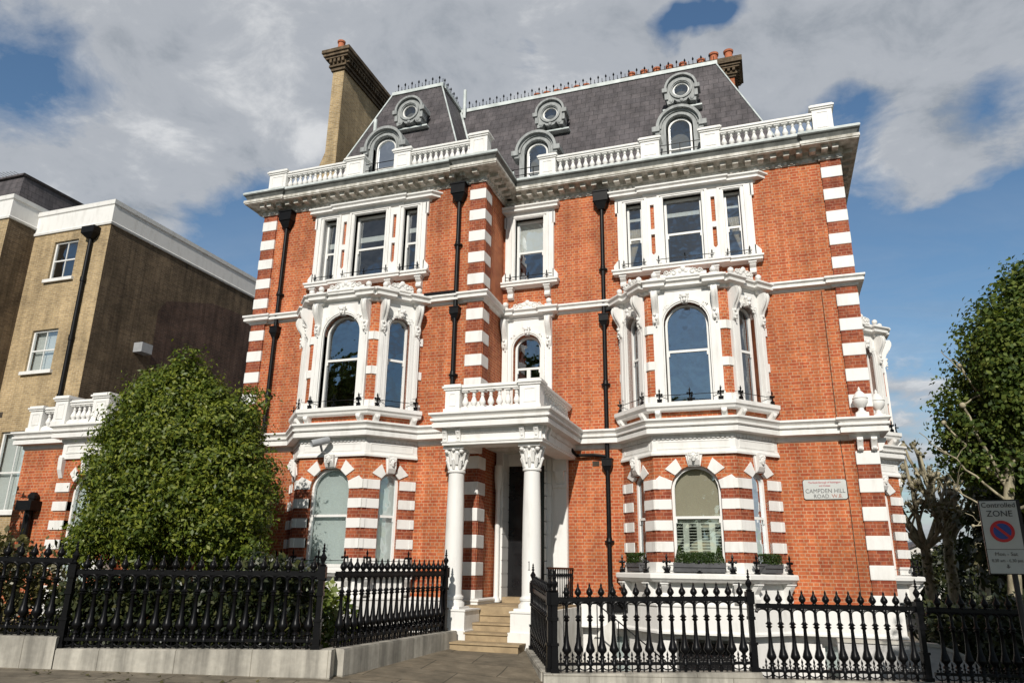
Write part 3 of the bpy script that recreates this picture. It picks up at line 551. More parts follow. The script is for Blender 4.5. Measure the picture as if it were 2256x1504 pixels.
def bay(p_of, c, y0, Tl, covers, ground_cov, mid_open=None):
    """canted bay over ground and first floor; Tl maps local bay coordinates (x along wall, y inward) to world"""
    fr_front = lambda: Tl @ frame((c-BF, y0-BD), (c+BF, y0-BD)) @ at(BF, 0)
    cl = math.hypot(BH-BF, BD)
    fr_r = Tl @ frame((c+BF, y0-BD), (c+BH, y0)) @ at(cl/2, 0); fr_l = Tl @ frame((c-BH, y0), (c-BF, y0-BD)) @ at(cl/2, 0)
    faces = [(fr_front(), BF, .535, 3.33, .50, 7.18), (fr_r, cl/2, .245, 3.49, .26, 7.36), (fr_l, cl/2, .245, 3.49, .26, 7.36)]
    # ground floor brickwork
    w = MB()
    for T, hw, ow, zs, _, _ in faces:
        w.T = T; w.panel(-hw, hw, 1.5, 4.15, [arch(-ow, ow, 1.6, zs)], 0, .17)
        w.panel(-hw, hw, 4.9, 8.1, [arch(-(.52 if hw > .8 and ow > .4 else .28), (.52 if ow > .4 else .28), 5.3, 7.18 if ow > .4 else 7.36)], 0, .15)
    for T, hw, ow, *_r in faces:      # dark rubbed brick between the white bands
        w.T = T
        for zt in (3.355, 2.915, 2.465, 2.015):
            for sx in (-1, 1): w.box(*sorted((sx*(ow-.002), sx*(hw-.004))), -.006, .05, zt-.24, zt+.0, 1)
    root = w.build('bay', ['brick', 'brick_dark'], house)
    li = MB()
    for T, hw, ow, zs, gw, gz in faces:
        li.T = T; li.panel(-hw+.08, hw-.08, 1.5, 4.15, [arch(-ow+.01, ow-.01, 1.6, zs)], .172, .01); e_ = .51 if ow > .4 else .27; li.panel(-hw+.08, hw-.08, 4.9, 8.1, [arch(-e_, e_, 5.3, gz)], .172, .01)
    li.build('bay_lining', 'interior', root)
    path = [tuple((Tl @ Vector((x, y, 0))).xy) for x, y in bay_path(c, y0)]
    wh = MB()
    wh.sweep([(0, 1.60), (.26, 1.57), (.28, 1.55), (.28, 1.47), (.24, 1.44), (.20, 1.40), (0, 1.38), (-.1, 1.38), (-.1, 1.60)], path)
    wh.sweep([(-.05, .95), (.03, .95), (.03, 1.40), (-.05, 1.40)], path); cb_ = MB(); ks = MB()
    for T, hw, ow, zs, _, _ in faces:
        wh.T = T
        cb_.T = T
        for x in (-hw+.16, hw-.16): cb_.cut(); bracket(cb_, x, 1.385, .42, .13, .24)
        for zt in (3.57 if ow > .4 else 3.57, 3.13, 2.68, 2.23, 1.80):
            zb = zt-.215 if zt > 1.9 else 1.56
            for sx in (-1, 1):
                if zt > 3.5 and ow > .4:
                    a1 = R(22); q = [(sx*ow, zb), (sx*(hw-.001), zb), (sx*(hw-.001), zt), (sx*.86, zt), (sx*.78*math.cos(a1)/.93, zs+.80*math.sin(a1)+.02), (sx*ow*math.cos(a1), zs+ow*math.sin(a1)), (sx*ow*.99, zs+.05)]
                    wh.prism_xz(q if sx > 0 else q[::-1], -.022, .0)
                elif zt > 3.5:
                    q = [(sx*(ow), zb), (sx*(hw-.001), zb), (sx*(hw-.001), zt), (sx*ow, zt)]; wh.prism_xz(q if sx > 0 else q[::-1], -.022, 0)
                else:
                    xa, xb = sorted((sx*ow, sx*(hw-.001))); wh.box(xa, xb, -.022, .07, zb, zt)
                wh.box(*sorted((sx*(hw-.085), sx*hw)), -.04, 0, zb+.004, zt-.004)
        ri, ro = ow+.004, ow+.26
        for sx in (-1, 1):
            a0, a1 = (R(37), R(59)) if ow > .4 else (R(28), R(62))
            q = [(sx*ri*math.cos(a0), zs+ri*math.sin(a0)), (sx*ro*math.cos(a0-.02), zs+ro*math.sin(a0-.02)), (sx*ro*math.cos(a1+.02), zs+ro*math.sin(a1+.02)), (sx*ri*math.cos(a1), zs+ri*math.sin(a1))]
            wh.prism_xz(q if sx > 0 else q[::-1], -.026, .06)
        kz = zs+ow; wt = .20 if ow > .4 else .15
        ks.T = T; ks.cut(); ks.prism_xz([(-wt*.66, kz-.02), (wt*.66, kz-.02), (wt, 4.16), (-wt, 4.16)], -.045, .06)
        ks.prism_yz([(0, 4.14), (-.15, 4.14), (-.13, kz+.1), (-.07, kz), (0, kz)], -wt*.62, wt*.62); mask_head(ks, (kz+4.16)/2+.03, 1. if ow > .4 else .9, -.13)
    wh.T = Matrix.Identity(4)
    wh.sweep([(-.03, 4.10), (.07, 4.10), (.075, 4.14), (.045, 4.19), (.045, 4.215), (.02, 4.225), (.02, 4.44), (-.03, 4.44)], path)
    for T, hw, *_ in faces: # raised panel border on the frieze
        wh.T = T; wh.ring(rect(-hw+.10, hw-.10, 4.235, 4.42), rect(-hw+.13, hw-.13, 4.26, 4.395), -.03, 0)
    wh.T = Matrix.Identity(4); blocks(wh, path, range(3), .10, .055, .02, .05, 4.45, 4.535)
    wh.sweep([(0, 5.30), (.22, 5.27), (.22, 5.18), (.18, 5.15), (.16, 5.10), (.13, 5.08), (-.02, 5.08), (-.02, 5.30)], path)
    for T, hw, *_ in faces:
        wh.T = T
        for x in (-hw+.17, hw-.17):
            cb_.T = T; cb_.cut(); cb_.prism_yz([(0, 5.09), (-.20, 5.09), (-.21, 5.04), (-.17, 5.0), (-.10, 4.92), (-.08, 4.89), (0, 4.89)], x-.06, x+.06); cb_.ball((x, -.185, 5.03), .045, 8, 5, (1.3, .8, .9))
    wh.build('bay_stucco', 'white', root); cb_.build_each('corbel', 'white', root); ks.build_each('keystone', 'white', root)
    up = MB()
    for k, (T, hw, ow, zs, gw, gz) in enumerate(faces):
        up.T = T; pil = .69 if ow > .4 else .455
        light_surround(up, gw, gz, 5.29, pil, 7.98, 11+k*7)
        for zc_ in (7.08, 6.20, 5.355):
            for sx in (-1, 1):
                xa, xb = sorted((sx*(pil+.07), sx*hw)); up.box(xa, xb, -.03, 0, zc_-.10, zc_+.10)
    up.T = Matrix.Identity(4); up.sweep(ENT, path); up.sweep([(-.06, 8.26), (.0, 8.26), (.0, 8.37), (-.02, 8.39), (-.06, 8.39)], path)
    for k, (T, hw, ow, *_r) in enumerate(faces):
        up.T = T; pil = .69 if ow > .4 else .455
        for sx in (-1, 1):
            x = sx*pil; up.T = T @ at(x, -.10); up.sweep(ENT, [(.085, .1), (.085, 0), (-.085, 0), (-.085, .1)]); up.T = T
            up.box(x-.09, x+.09, -.16, 0, 8.27, 8.34); up.ball((x, -.08, 8.43), .075, 12, 8); up.lathe([(.05, 0), (.03, .03)], (x, -.08, 8.335), 8)
        crest(up, pil-.15, 8.36, -.05, k)
    up.T = Matrix.Identity(4); tp = [tuple((Tl @ Vector((x, y, 0))).xy) for x, y in bay_path(c, y0)]; up.prism_xy(tp, 8.20, 8.262)
    up.build('bay_aedicule', 'white', root, smooth=35)
    ir = MB()
    for T, hw, ow, *_r in faces:
        ir.T = T; e = hw-.22 if ow > .4 else hw-.15
        for zz, yy in ((5.285, -.14), (1.575, -.20)):
            ir.cut(); ir.box(-e, e, yy-.006, yy+.006, zz+.155, zz+.168)
            for x in ([-e, 0, e] if ow > .4 else [-e, e]): fleur(ir, x, yy, zz, 1.05 if zz > 3 else 1.3)
    ir.build_each('window_rail', 'iron', root)
    for (T, hw, ow, zs, gw, gz), gc, fc in zip(faces, ground_cov, covers):
        sash(T, None, -ow, ow, 1.6, zs, 2.745, True, yf=.10, fw=.06, covers=gc); sash(T, None, -gw, gw, 5.3, gz, 6.54, True, yf=.10, fw=.05, covers=fc)
gb = [('blind', 'blind_green', 1.62, 9.)]
bay(None, CB, 0, Matrix.Identity(4), [[], [], []], [[('blind', 'blind_beige', 2.74, 9.), ('shutter', 'shutter', 1.62, 2.70)], [('blind', 'blind_beige', 2.74, 9.), ('shutter', 'shutter', 1.62, 2.70)], [('blind', 'blind_green', 2.74, 9.), ('shutter', 'shutter', 1.62, 2.70)]])
bay(None, CP, YP, Matrix.Identity(4), [[], [], []], [gb, gb, gb])
bay(None, 0, 0, frame((XR, 5.3), (XR, 6.3)), [[], [], []], [gb, gb, gb])

# ---- first floor middle window above the porch
T = at(-5.75, 0); a_ = MB(); a_.T = T; light_surround(a_, .37, 7.18, 4.95, .61, 7.98, 41)
a_.sweep(ENT, [(.66, 0), (.66, -.03), (-.66, -.03), (-.66, 0)])
for sx in (-1, 1):
    a_.T = T @ at(sx*.61, -.10); a_.sweep(ENT, [(.085, .1), (.085, 0), (-.085, 0), (-.085, .1)]); a_.T = T; a_.box(sx*.61-.09, sx*.61+.09, -.17, 0, 8.27, 8.34); a_.ball((sx*.61, -.08, 8.44), .08, 12, 8)
crest(a_, .46, 8.27, -.06, 5); a_.build('window_surround', 'white', house, smooth=35)
wn = sash(T, None, -.37, .37, 4.97, 7.18, 6.66, True, yf=.10, fw=.06, bars=0)
fd = MB(); fd.T = T; fd.box(-.05, .05, .11, .17, 4.97, 6.63); fd.build('glazing_bar', 'white_sash', wn)

# ---- porch: columns, entablature, balcony, steps
por = MB()
for x0, x1, y0, y1 in ((PORX0, PORX1, PORY, PORY+.46), (PORX1-.42, PORX1, PORY+.46, -.06), (PORX0, PORX0+.40, PORY+.46, YP-.0)):
    por.box(x0, x1, y0, y1, 4.20, 4.50)
por.box(PORX0, PORX1, PORY+.1, -.02, 4.46, 4.92)
por.sweep([(-.02, 4.205), (.03, 4.205), (.03, 4.25), (.05, 4.26), (.05, 4.29), (-.02, 4.30)], [(PORX1, -.05), (PORX1, PORY), (PORX0, PORY), (PORX0, YP)])
blocks(por, [(PORX1, -.05), (PORX1, PORY), (PORX0, PORY), (PORX0, YP)], range(3), .11, .06, .0, .04, 4.455, 4.535)
for cx in (-6.56, -4.76):
    for dx in (-.16, .16):
        por.T = at(cx+dx, PORY); por.prism_yz([(.02, 4.56), (-.10, 4.56), (-.11, 4.50), (-.07, 4.44), (-.05, 4.36), (-.06, 4.28), (.02, 4.25)], -.055, .055); por.ball((0, -.07, 4.50), .045, 8, 5, (1.2, 1, 1)); por.ball((0, -.05, 4.36), .03, 7, 5)
for dy in (.14, .42):
    por.T = frame((PORX1, PORY+dy), (PORX1, 0)); por.prism_yz([(.02, 4.56), (-.10, 4.56), (-.11, 4.50), (-.07, 4.44), (-.05, 4.36), (-.06, 4.28), (.02, 4.25)], -.055, .055)
por.T = Matrix.Identity(4); prt = por.build('porch', 'white', house, smooth=30)
cl = MB(); cl.box(PORX0+.3, PORX1-.3, PORY+.4, -.03, 4.40, 4.455); cl.build('porch_ceiling', 'white_dirty', prt)
def column(cx, cy):
    c_ = MB(); c_.T = at(cx, cy)
    c_.lathe([(.265, .84), (.265, .91), (.25, .93), (.225, .95), (.22, .985), (.24, 1.0), (.24, 1.04), (.205, 1.07), (.197, 1.10), (.199, 1.9), (.19, 2.8), (.172, 3.6), (.172, 3.62), (.20, 3.63), (.20, 3.67), (.175, 3.69), (.165, 3.72), (.17, 4.0), (.20, 4.10), (.21, 4.14)], (0, 0, 0), 32)
    c_.box(-.285, .285, -.285, .285, .80, .845); c_.box(-.245, .245, -.245, .245, 4.135, 4.20)
    for row, (z, h, r0, n, off) in enumerate(((3.70, .20, .17, 8, 0), (3.80, .26, .175, 8, .5))):
        for k in range(n):
            a = 2*PI*(k+off)/n; ca, sa = math.cos(a), math.sin(a); pts = [(r0, z), (r0+.02, z+h*.5), (r0+.05, z+h*.85), (r0+.085, z+h), (r0+.095, z+h*.88)]
            c_.tube([(r_*ca, r_*sa, zz) for r_, zz in pts], [.035, .045, .04, .028, .012], 6)
    for k in range(4):
        a = PI/4+k*PI/2; c_.ball((.25*math.cos(a), .25*math.sin(a), 4.09), .055, 9, 6); c_.ball((.225*math.cos(a+PI/4), .225*math.sin(a+PI/4), 4.12), .04, 8, 5)
        for da in (-.3, .3): c_.ball((.225*math.cos(a+da), .225*math.sin(a+da), 4.03), .035, 7, 5)
    return c_.build('column', 'white', prt, smooth=40)
column(-6.56, -2.55); rc = column(-4.80, -2.55)
b = MB()
for x0, x1 in ((-6.84, -6.11), (-5.12, -4.46)):
    b.cut(); b.box(x0, x1, -2.93, -2.1, .40, .80); b.box(x0-.04, x1+.04, -2.97, -2.06, -.1, .40); b.box(x0-.02, x1+.02, -2.95, -2.08, .765, .797)
b.build_each('pedestal', 'white', prt)
def tmesh(txt, size, ext=.003, font=None):
    cu = bpy.data.curves.new('lettering', 'FONT'); cu.body = txt; cu.size = size; cu.extrude = ext; cu.align_x = 'CENTER'; cu.resolution_u = 3
    ob = bpy.data.objects.new('lettering', cu); C.objects.link(ob); dg = bpy.context.evaluated_depsgraph_get(); me = bpy.data.meshes.new_from_object(ob.evaluated_get(dg)); C.objects.unlink(ob); bpy.data.objects.remove(ob); return me
def text_on(parent, txt, size, T, ma, bend=None, sx=1., name='lettering'):
    me = tmesh(txt, size); P_ = np.array([v.co[:] for v in me.vertices]); 
    for i, v in enumerate(me.vertices):
        x, y, z = P_[i]; x *= sx
        if bend: v.co = T @ Vector((bend*math.sin(x/bend), -bend*math.cos(x/bend)-.004-z, y))
        else: v.co = T @ Vector((x, -z, y))
    me.materials.clear(); me.materials.append(M[ma]); o = bpy.data.objects.new(name, me); C.objects.link(o); o.parent = parent
    if parent.parent is None: o.matrix_parent_inverse = Matrix.Translation(parent.location).inverted()
    return o
nb = MB(); nb.T = at(-4.80, -2.55) @ Matrix.Rotation(-.12, 4, 'Z') @ Matrix.Rotation(.18, 4, 'Z')
r_ = .1985
def curved(mb, x0, x1, z0, z1):
    n = 3; vs = []
    for k in range(n+1): x = x0+(x1-x0)*k/n; vs += [(r_*math.sin(x/r_), -r_*math.cos(x/r_)-.004, z0), (r_*math.sin(x/r_), -r_*math.cos(x/r_)-.004, z1)]
    mb.add(vs, [(2*k, 2*k+2, 2*k+3, 2*k+1) for k in range(n)])
curved(nb, -.008, .008, 1.59, 1.765); curved(nb, -.024, .024, 1.59, 1.602); curved(nb, -.02, 0, 1.745, 1.757); nb.build('house_number', 'ink', prt)
# balcony on the porch roof
def baluster_mesh(h, r, name='baluster', mt='white', n=12):
    b_ = MB(); k = h; b_.box(-r*.95, r*.95, -r*.95, r*.95, 0, .06*k); b_.box(-r*.95, r*.95, -r*.95, r*.95, .92*k, k)
    b_.lathe([(r*.7, .06*k), (r*.5, .11*k), (r*.62, .15*k), (r*.98, .26*k), (r*1.0, .34*k), (r*.78, .46*k), (r*.5, .60*k), (r*.42, .68*k), (r*.62, .70*k), (r*.62, .735*k), (r*.42, .755*k), (r*.45, .84*k), (r*.7, .92*k)], (0, 0, 0), n)
    me_o = b_.build(name, mt, None, smooth=50); me = me_o.data; bpy.data.objects.remove(me_o); return me
BAL = baluster_mesh(.40, .075)
def inst(me, name, parent, loc, rz=0.):
    o = bpy.data.objects.new(name, me); C.objects.link(o); o.parent = parent
    if parent.parent is None: o.matrix_parent_inverse = Matrix.Translation(parent.location).inverted()
    o.location = loc; o.rotation_euler = (0, 0, rz); return o
def balustrade(segs, z0, peds, ob=house, zr=.62, cap=.72, pw=.27, bh=.40, me=BAL, sp=.165, mt='white', yoff=0.):
    """segs: list of (p, q); base course, rail and balusters; peds: (x0,x1,y0,y1,zcap)"""
    b_ = MB()
    for p, q, n in segs:
        T = frame(p, q); b_.T = T; L = math.hypot(q[0]-p[0], q[1]-p[1])
        b_.box(0, L, -.11, .11, z0, z0+.13); b_.box(0, L, -.09, .09, z0+.13, z0+.155)
        zz = z0+.155+bh; b_.box(0, L, -.095, .095, zz, zz+.055); b_.box(0, L, -.125, .125, zz+.055, zz+.09); b_.box(0, L, -.10, .10, zz+.09, zz+.125)
    b_.T = Matrix.Identity(4)
    for x0, x1, y0, y1, zc_ in peds:
        b_.box(x0-.03, x1+.03, y0-.03, y1+.03, z0+.001, z0+.14); b_.box(x0, x1, y0, y1, z0+.14, zc_-.13)
        b_.box(x0-.03, x1+.03, y0-.03, y1+.03, zc_-.13, zc_-.085); b_.box(x0-.06, x1+.06, y0-.06, y1+.06, zc_-.085, zc_-.04); b_.box(x0-.03, x1+.03, y0-.03, y1+.03, zc_-.04, zc_)
        if x1-x0 > .2: b_.ring(rect(x0+.09, x1-.09, z0+.2, zc_-.2), rect(x0+.115, x1-.115, z0+.225, zc_-.225), y0-.012, y0)
    o = b_.build('balustrade', mt, ob)
    for p, q, n in segs:
        L = math.hypot(q[0]-p[0], q[1]-p[1]); a = math.atan2(q[1]-p[1], q[0]-p[0])
        for k in range(n): t_ = (k+.5)/n; inst(me, 'baluster', o, (p[0]+(q[0]-p[0])*t_, p[1]+(q[1]-p[1])*t_, z0+.155), a)
    return o
balustrade([((-6.45, -2.68), (-5.02, -2.68), 7), ((-4.66, -2.46), (-4.66, -.06), 12)], 4.90, [(-6.80, -6.47), (0, 0)][0:0]+[(-6.80, -6.45, -2.80, -2.5, 5.60), (-5.02, -4.56, -2.80, -2.45, 5.62)], prt.parent)
# steps and landing
st = MB()
for k, (yf, zt, x0, x1) in enumerate(((-3.38, .22, -6.28, -4.80), (-2.95, .375, -6.10, -5.15), (-2.50, .53, -6.10, -5.15), (-2.06, .69, -6.10, -5.15))):
    st.box(x0, x1, yf, yf+1.2 if k else -2.9, zt-.20, zt-.035); st.box(x0-(.03 if k == 0 else 0), x1+(.03 if k == 0 else 0), yf-.03, yf+1.2 if k else -2.9, zt-.035, zt)
st.box(-6.95, -4.45, -2.05, -.02, .3, .84); st.box(-6.13, -5.12, -1.62, -.01, .70, .85); st.box(-6.22, -5.22, -.36, .12, .85, .975)
st.build('entrance_steps', 'york', house)
# door recess
dr = MB()
dr.box(-6.415, -6.24, -.40, .30, .86, 4.45)
for k in range(11): dr.box(-6.245, -6.225, -.395, .06, .90+k*.305, .90+k*.305+.285)
dr.lathe([(.10, 0), (.10, .06), (.075, .1), (.065, .14), (.06, 2.6), (.08, 2.66), (.10, 2.9), (.10, 3.2)], (-6.33, -.46, .86), 14)
dr.cut(); dr.box(-5.19, -4.66, -.10, .30, .86, 4.45)
for k in range(11):
    z = .90+k*.305; dr.box(-5.215, -5.185, -.22, .06, z, z+.285); dr.box(-5.20, -5.06, -.125, -.095, z, z+.285)
dr.box(-4.98, -4.67, -.15, -.04, .86, 4.4); dr.box(-5.0, -4.65, -.18, -.04, .86, 1.05); dr.box(-5.0, -4.65, -.19, -.04, 3.52, 3.60); dr.box(-5.0, -4.65, -.22, -.04, 3.92, 4.2)
dr.prism_yz([(-.15, 3.92), (-.30, 3.92), (-.30, 3.86), (-.24, 3.76), (-.17, 3.64), (-.15, 3.60)], -4.93, -4.72)
dr.cut(); dr.box(-6.24, -5.19, -.02, .30, 4.10, 4.45)
dr.build_each('door_pier', 'white', house, smooth=40)
d = MB(); d.box(-6.24, -5.19, .05, .11, .96, 4.10)
for x0, x1 in ((-6.14, -5.80), (-5.66, -5.30)):
    for z0, z1 in ((1.15, 1.75), (1.95, 3.15), (3.3, 3.9)): d.ring(rect(x0, x1, z0, z1), rect(x0+.04, x1-.04, z0+.04, z1-.04), .035, .05)
dd = d.build('door', 'door_black', house); k = MB(); k.ball((-5.73, -.01, 1.85), .045, 10, 7); k.box(-5.735, -5.725, -.01, .05, 1.84, 1.86); k.build('door_knob', 'brass', dd)
# iron balustrade by the porch
ir = MB()
ir.box(-4.58, -4.54, -2.2, -.05, 1.62, 1.66); ir.box(-4.575, -4.545, -2.2, -.05, .95, .98)
for k in range(12): ir.lathe([(.012, .86), (.03, .95), (.016, 1.05), (.012, 1.4), (.03, 1.5), (.014, 1.55), (.02, 1.62)], (-4.56, -2.1+k*.18, 0), 6)
ir.cut(); ir.box(-6.90, -6.86, -2.0, -1.62, 1.62, 1.66); [ir.lathe([(.012, .86), (.03, .95), (.016, 1.05), (.012, 1.4), (.03, 1.5), (.014, 1.55), (.02, 1.62)], (-6.88, -2.0+k*.12, 0), 6) for k in range(4)]
ir.build_each('porch_railing', 'iron', house, smooth=40)

# ---- roof balustrade
def ped(x0, x1, y, z=12.88): return (x0, x1, y-.13, y+.17, z)
yB, yQ = .06, YP+.06
bl = MB()
balustrade([((-4.93, yB), (-2.55, yB), 13)], 12.12, [ped(-5.42, -4.95, yB), ped(-2.55, -2.05, yB)])
balustrade([((-.47, yB), (1.80, yB), 12)], 12.12, [ped(-.97, -.47, yB), ped(1.80, 2.27, yB, 12.98)])
balustrade([((-12.80, yQ), (-10.76, yQ), 12)], 12.12, [ped(-13.38, -12.80, yQ), ped(-10.76, -10.20, yQ)])
balustrade([((-8.72, yQ), (-6.92, yQ), 11)], 12.12, [ped(-9.22, -8.72, yQ), ped(-6.92, -6.42, yQ, 12.93)])

# ---- mansard roof
ro = MB()
def frust(mb, b0, t0): 
    (xa, xb, ya, yb, z0), (xc, xd, yc, yd, z1) = b0, t0
    mb.hexa([(xa, ya, z0), (xb, ya, z0), (xb, yb, z0), (xa, yb, z0)], [(xc, yc, z1), (xd, yc, z1), (xd, yd, z1), (xc, yd, z1)])
frust(ro, (-12.4, 1.33, 1.0, 10.6, 12.1), (-11.2, -.52, 2.87, 8.8, 17.0))
frust(ro, (-12.62, -7.41, -.54, 8., 12.1), (-11.08, -9.27, 1.32, 7, 17.06))
roof = ro.build('roof', 'slate', house)
ld = MB()
ld.box(-9.25, -.45, 2.80, 2.98, 16.93, 17.06); ld.box(-11.1, -9.2, 1.25, 1.43, 17.0, 17.12); ld.box(-9.36, -9.18, 1.43, 2.9, 17.0, 17.12)
ld.tube([(-7.42, .0, 12.2), (-7.95, 0.0, 13.6), (-9.26, 0.0, 17.05)] if False else [(-7.62, .98, 12.6), (-9.24, 2.86, 17.0)], .055, 6)
ld.tube([(-7.43, -.56, 12.1), (-9.27, 1.30, 17.08)], .025, 6); ld.tube([(1.34, .99, 12.1), (-.51, 2.86, 17.02)], .025, 6); ld.tube([(-12.63, -.55, 12.1), (-11.09, 1.30, 17.08)], .03, 6)
for px_, py_, z0, z1 in ((-9.02, 2.7, 16.6, 17.75), (-11.05, .25, 14.2, 15.4)): ld.tube([(px_, py_, z0), (px_, py_, z1)], .06, 10)
ld.build('lead_flashing', 'lead_pale', roof)
cr = MB()
def spears(p, q, n, s=1.):
    for k in range(n):
        t_ = (k+.5)/n; x, y, z = (p[i]+(q[i]-p[i])*t_ for i in range(3))
        cr.tube([(x, y, z), (x, y, z+.25*s)], .012, 5); cr.lathe([(.002, .36*s), (.03, .29*s), (.034, .26*s), (.012, .22*s)], (x, y, z), 5)
        dx, dy = (q[0]-p[0])/n/2, (q[1]-p[1])/n/2
        cr.tube([(x-dx*.9, y-dy*.9, z+.10*s), (x-dx*.5, y-dy*.5, z+.03*s), (x, y, z+.10*s), (x+dx*.5, y+dy*.5, z+.03*s), (x+dx, y+dy, z+.06*s), (x+dx, y+dy, z+.22*s)], .010, 5)
    cr.bar((p[0], p[1], p[2]+.03), (q[0], q[1], q[2]+.03), .02, .02)
spears((-9.05, 2.89, 17.06), (-.55, 2.89, 17.06), 33); spears((-11.05, 1.34, 17.12), (-9.25, 1.34, 17.12), 7); spears((-9.27, 1.4, 17.12), (-9.27, 2.7, 17.12), 5)
cr.build('roof_cresting', 'iron', roof)
# dormers
def dormer(c, y, cov):
    d_ = MB(); d_.T = at(c, y); hw = .32; zs = 13.36; z0 = 12.15; O = arch(-.53, .53, z0, zs); I = arch(-hw-.05, hw+.05, z0, zs)
    d_.ring(O, I, 0, .5)
    for r0, r1, y0, y1 in ((.63, .55, -.13, .4), (.55, .49, -.04, .1), (.43, .37, -.03, .12)):
        n = 16; A = [(r0*math.cos(PI*i/n), zs+r0*math.sin(PI*i/n)) for i in range(n+1)]; B = [(r1*math.cos(PI*i/n), zs+r1*math.sin(PI*i/n)) for i in range(n+1)]
        k = n+1; vs = [(x, y0, z) for x, z in A]+[(x, y0, z) for x, z in B]+[(x, y1, z) for x, z in A]+[(x, y1, z) for x, z in B]
        fs = []
        for i in range(n): fs += [(i, i+1, k+i+1, k+i), (2*k+i, 3*k+i, 3*k+i+1, 2*k+i+1), (i, 2*k+i, 2*k+i+1, i+1), (k+i, k+i+1, 3*k+i+1, 3*k+i)]
        fs += [(0, k, 3*k, 2*k), (n, 2*k+n, 3*k+n, k+n)]; d_.add(vs, fs)
    for sx in (-1, 1):
        d_.box(*sorted((sx*.53, sx*.74)), -.15, .4, zs-.12, zs+.03); d_.box(*sorted((sx*.52, sx*.65)), -.10, .4, zs-.20, zs-.12)
        d_.box(*sorted((sx*.37, sx*.43)), -.03, .12, z0, zs)
    # barrel roof back into the slope
    n = 12; vs = []; 
    for yy in (.3, 1.9):
        vs += [(.55*math.cos(PI*i/n), yy, zs+.55*math.sin(PI*i/n)) for i in range(n+1)]+[(-.55, yy, z0), (.55, yy, z0)]
    k = n+3; d_.add(vs, [(i, (i+1) % k, (i+1) % k+k, i+k) for i in range(k)])
    dm = d_.build('dormer', 'lead', roof.parent, smooth=30)
    w_ = MB(); w_.T = at(c, y); A = arch(-hw, hw, z0, zs); B = arch(-hw, hw, z0, zs, inset=.05); w_.ring(A, B, .10, .17); w_.box(-hw, hw, .11, .16, 12.70, 12.75); w_.box(-hw, hw, .09, .16, 12.55, 12.60); w_.build('dormer_sash', 'white_sash', dm)
    g = MB(); g.T = at(c, y); g.add([(x, .14, z) for x, z in B], [tuple(range(len(B)))]); g.build('glass', 'glass', dm)
    v = MB(); v.T = at(c, y); v.prism_xz(arch(-hw-.05, hw+.05, z0, zs), .45, .5); v.build('dormer_room', 'interior', dm)
    if cov: q = MB(); q.T = at(c, y); q.box(-hw, hw, .22, .23, 12.2, cov); q.build('blind', 'blind_white', dm)
    rl = MB(); rl.T = at(c, y-.35); [rl.box(-.62, .62, -.008, .008, z, z+.016) for z in (12.42, 12.62)]; [rl.box(x, x+.02, -.008, .008, 12.1, 12.64) for x in (-.6, 0, .58)]; rl.build('window_rail', 'iron', dm)
def oculus(c, y, z, yb):
    d_ = MB(); d_.T = at(c, y) @ at(0, 0, z) @ Matrix.Scale(.84, 4) @ at(0, 0, -z); n = 24; a0 = .30
    cir = lambda r, rz=None: [(r*math.cos(2*PI*i/n), z+(rz or r)*math.sin(2*PI*i/n)) for i in range(n)]
    out = [(.52, z-.42)]+[(.48, z-.12)]+[(.48*math.cos(PI*i/14), z+.04+.48*math.sin(PI*i/14)) for i in range(15)]+[(-.48, z-.12), (-.52, z-.42), (-.50, z-.56), (-.30, z-.52), (-.24, z-.40), (-.16, z-.50), (0, z-.54), (.16, z-.50), (.24, z-.40), (.30, z-.52), (.50, z-.56)]
    d_.panel(0, 0, 0, 0, [cir(.33)], 0, .3, outer=out); m_ = len(out); d_.add([(x, 0, zz) for x, zz in out]+[(x, yb, zz) for x, zz in out], [(i, (i+1) % m_, (i+1) % m_+m_, i+m_) for i in range(m_)])
    d_.ring(cir(.40), cir(.33), -.05, .0); d_.ring(cir(.33), cir(.30), -.02, .12)
    q = 14; A = [(.58*math.cos(PI*i/q), z+.04+.58*math.sin(PI*i/q)) for i in range(q+1)]; B = [(.50*math.cos(PI*i/q), z+.04+.50*math.sin(PI*i/q)) for i in range(q+1)]
    k = q+1; vs = [(x, -.10, zz) for x, zz in A]+[(x, -.10, zz) for x, zz in B]+[(x, yb, zz) for x, zz in A]+[(x, yb, zz) for x, zz in B]; fs = []
    for i in range(q): fs += [(i, i+1, k+i+1, k+i), (i, 2*k+i, 2*k+i+1, i+1), (k+i, k+i+1, 3*k+i+1, 3*k+i)]
    fs += [(0, k, 3*k, 2*k), (q, 2*k+q, 3*k+q, k+q)]; d_.add(vs, fs)
    for sx in (-1, 1):
        d_.box(*sorted((sx*.48, sx*.66)), -.12, .35, z-.10, z+.06); d_.box(*sorted((sx*.46, sx*.58)), -.06, .3, z-.38, z-.10); d_.ball((sx*.36, -.0, z-.44), .07, 8, 6, (1, .5, 1))
    d_.ball((0, -.01, z-.46), .07, 8, 6, (1, .5, 1))
    om = d_.build('oculus_dormer', 'lead', house, smooth=30)
    w_ = MB(); w_.T = d_.T; w_.ring(cir(.30), cir(.245), .05, .12); w_.build('round_sash', 'white_sash', om)
    g = MB(); g.T = d_.T; B = cir(.25); g.add([(x, .09, zz) for x, zz in B], [tuple(range(n))]); g.build('glass', 'glass', om)
    v = MB(); v.T = d_.T; v.prism_xz(cir(.33), .28, .31); v.build('oculus_backing', 'interior', om)
dormer(CB, .42, None); dormer(-5.66, .42, None); dormer(CP, YP+.42, 13.0)
oculus(CB, 1.72, 15.48, .9); oculus(-5.62, 1.72, 15.48, .9); oculus(CP, YP+1.75, 15.45, .9)
fl = MB()
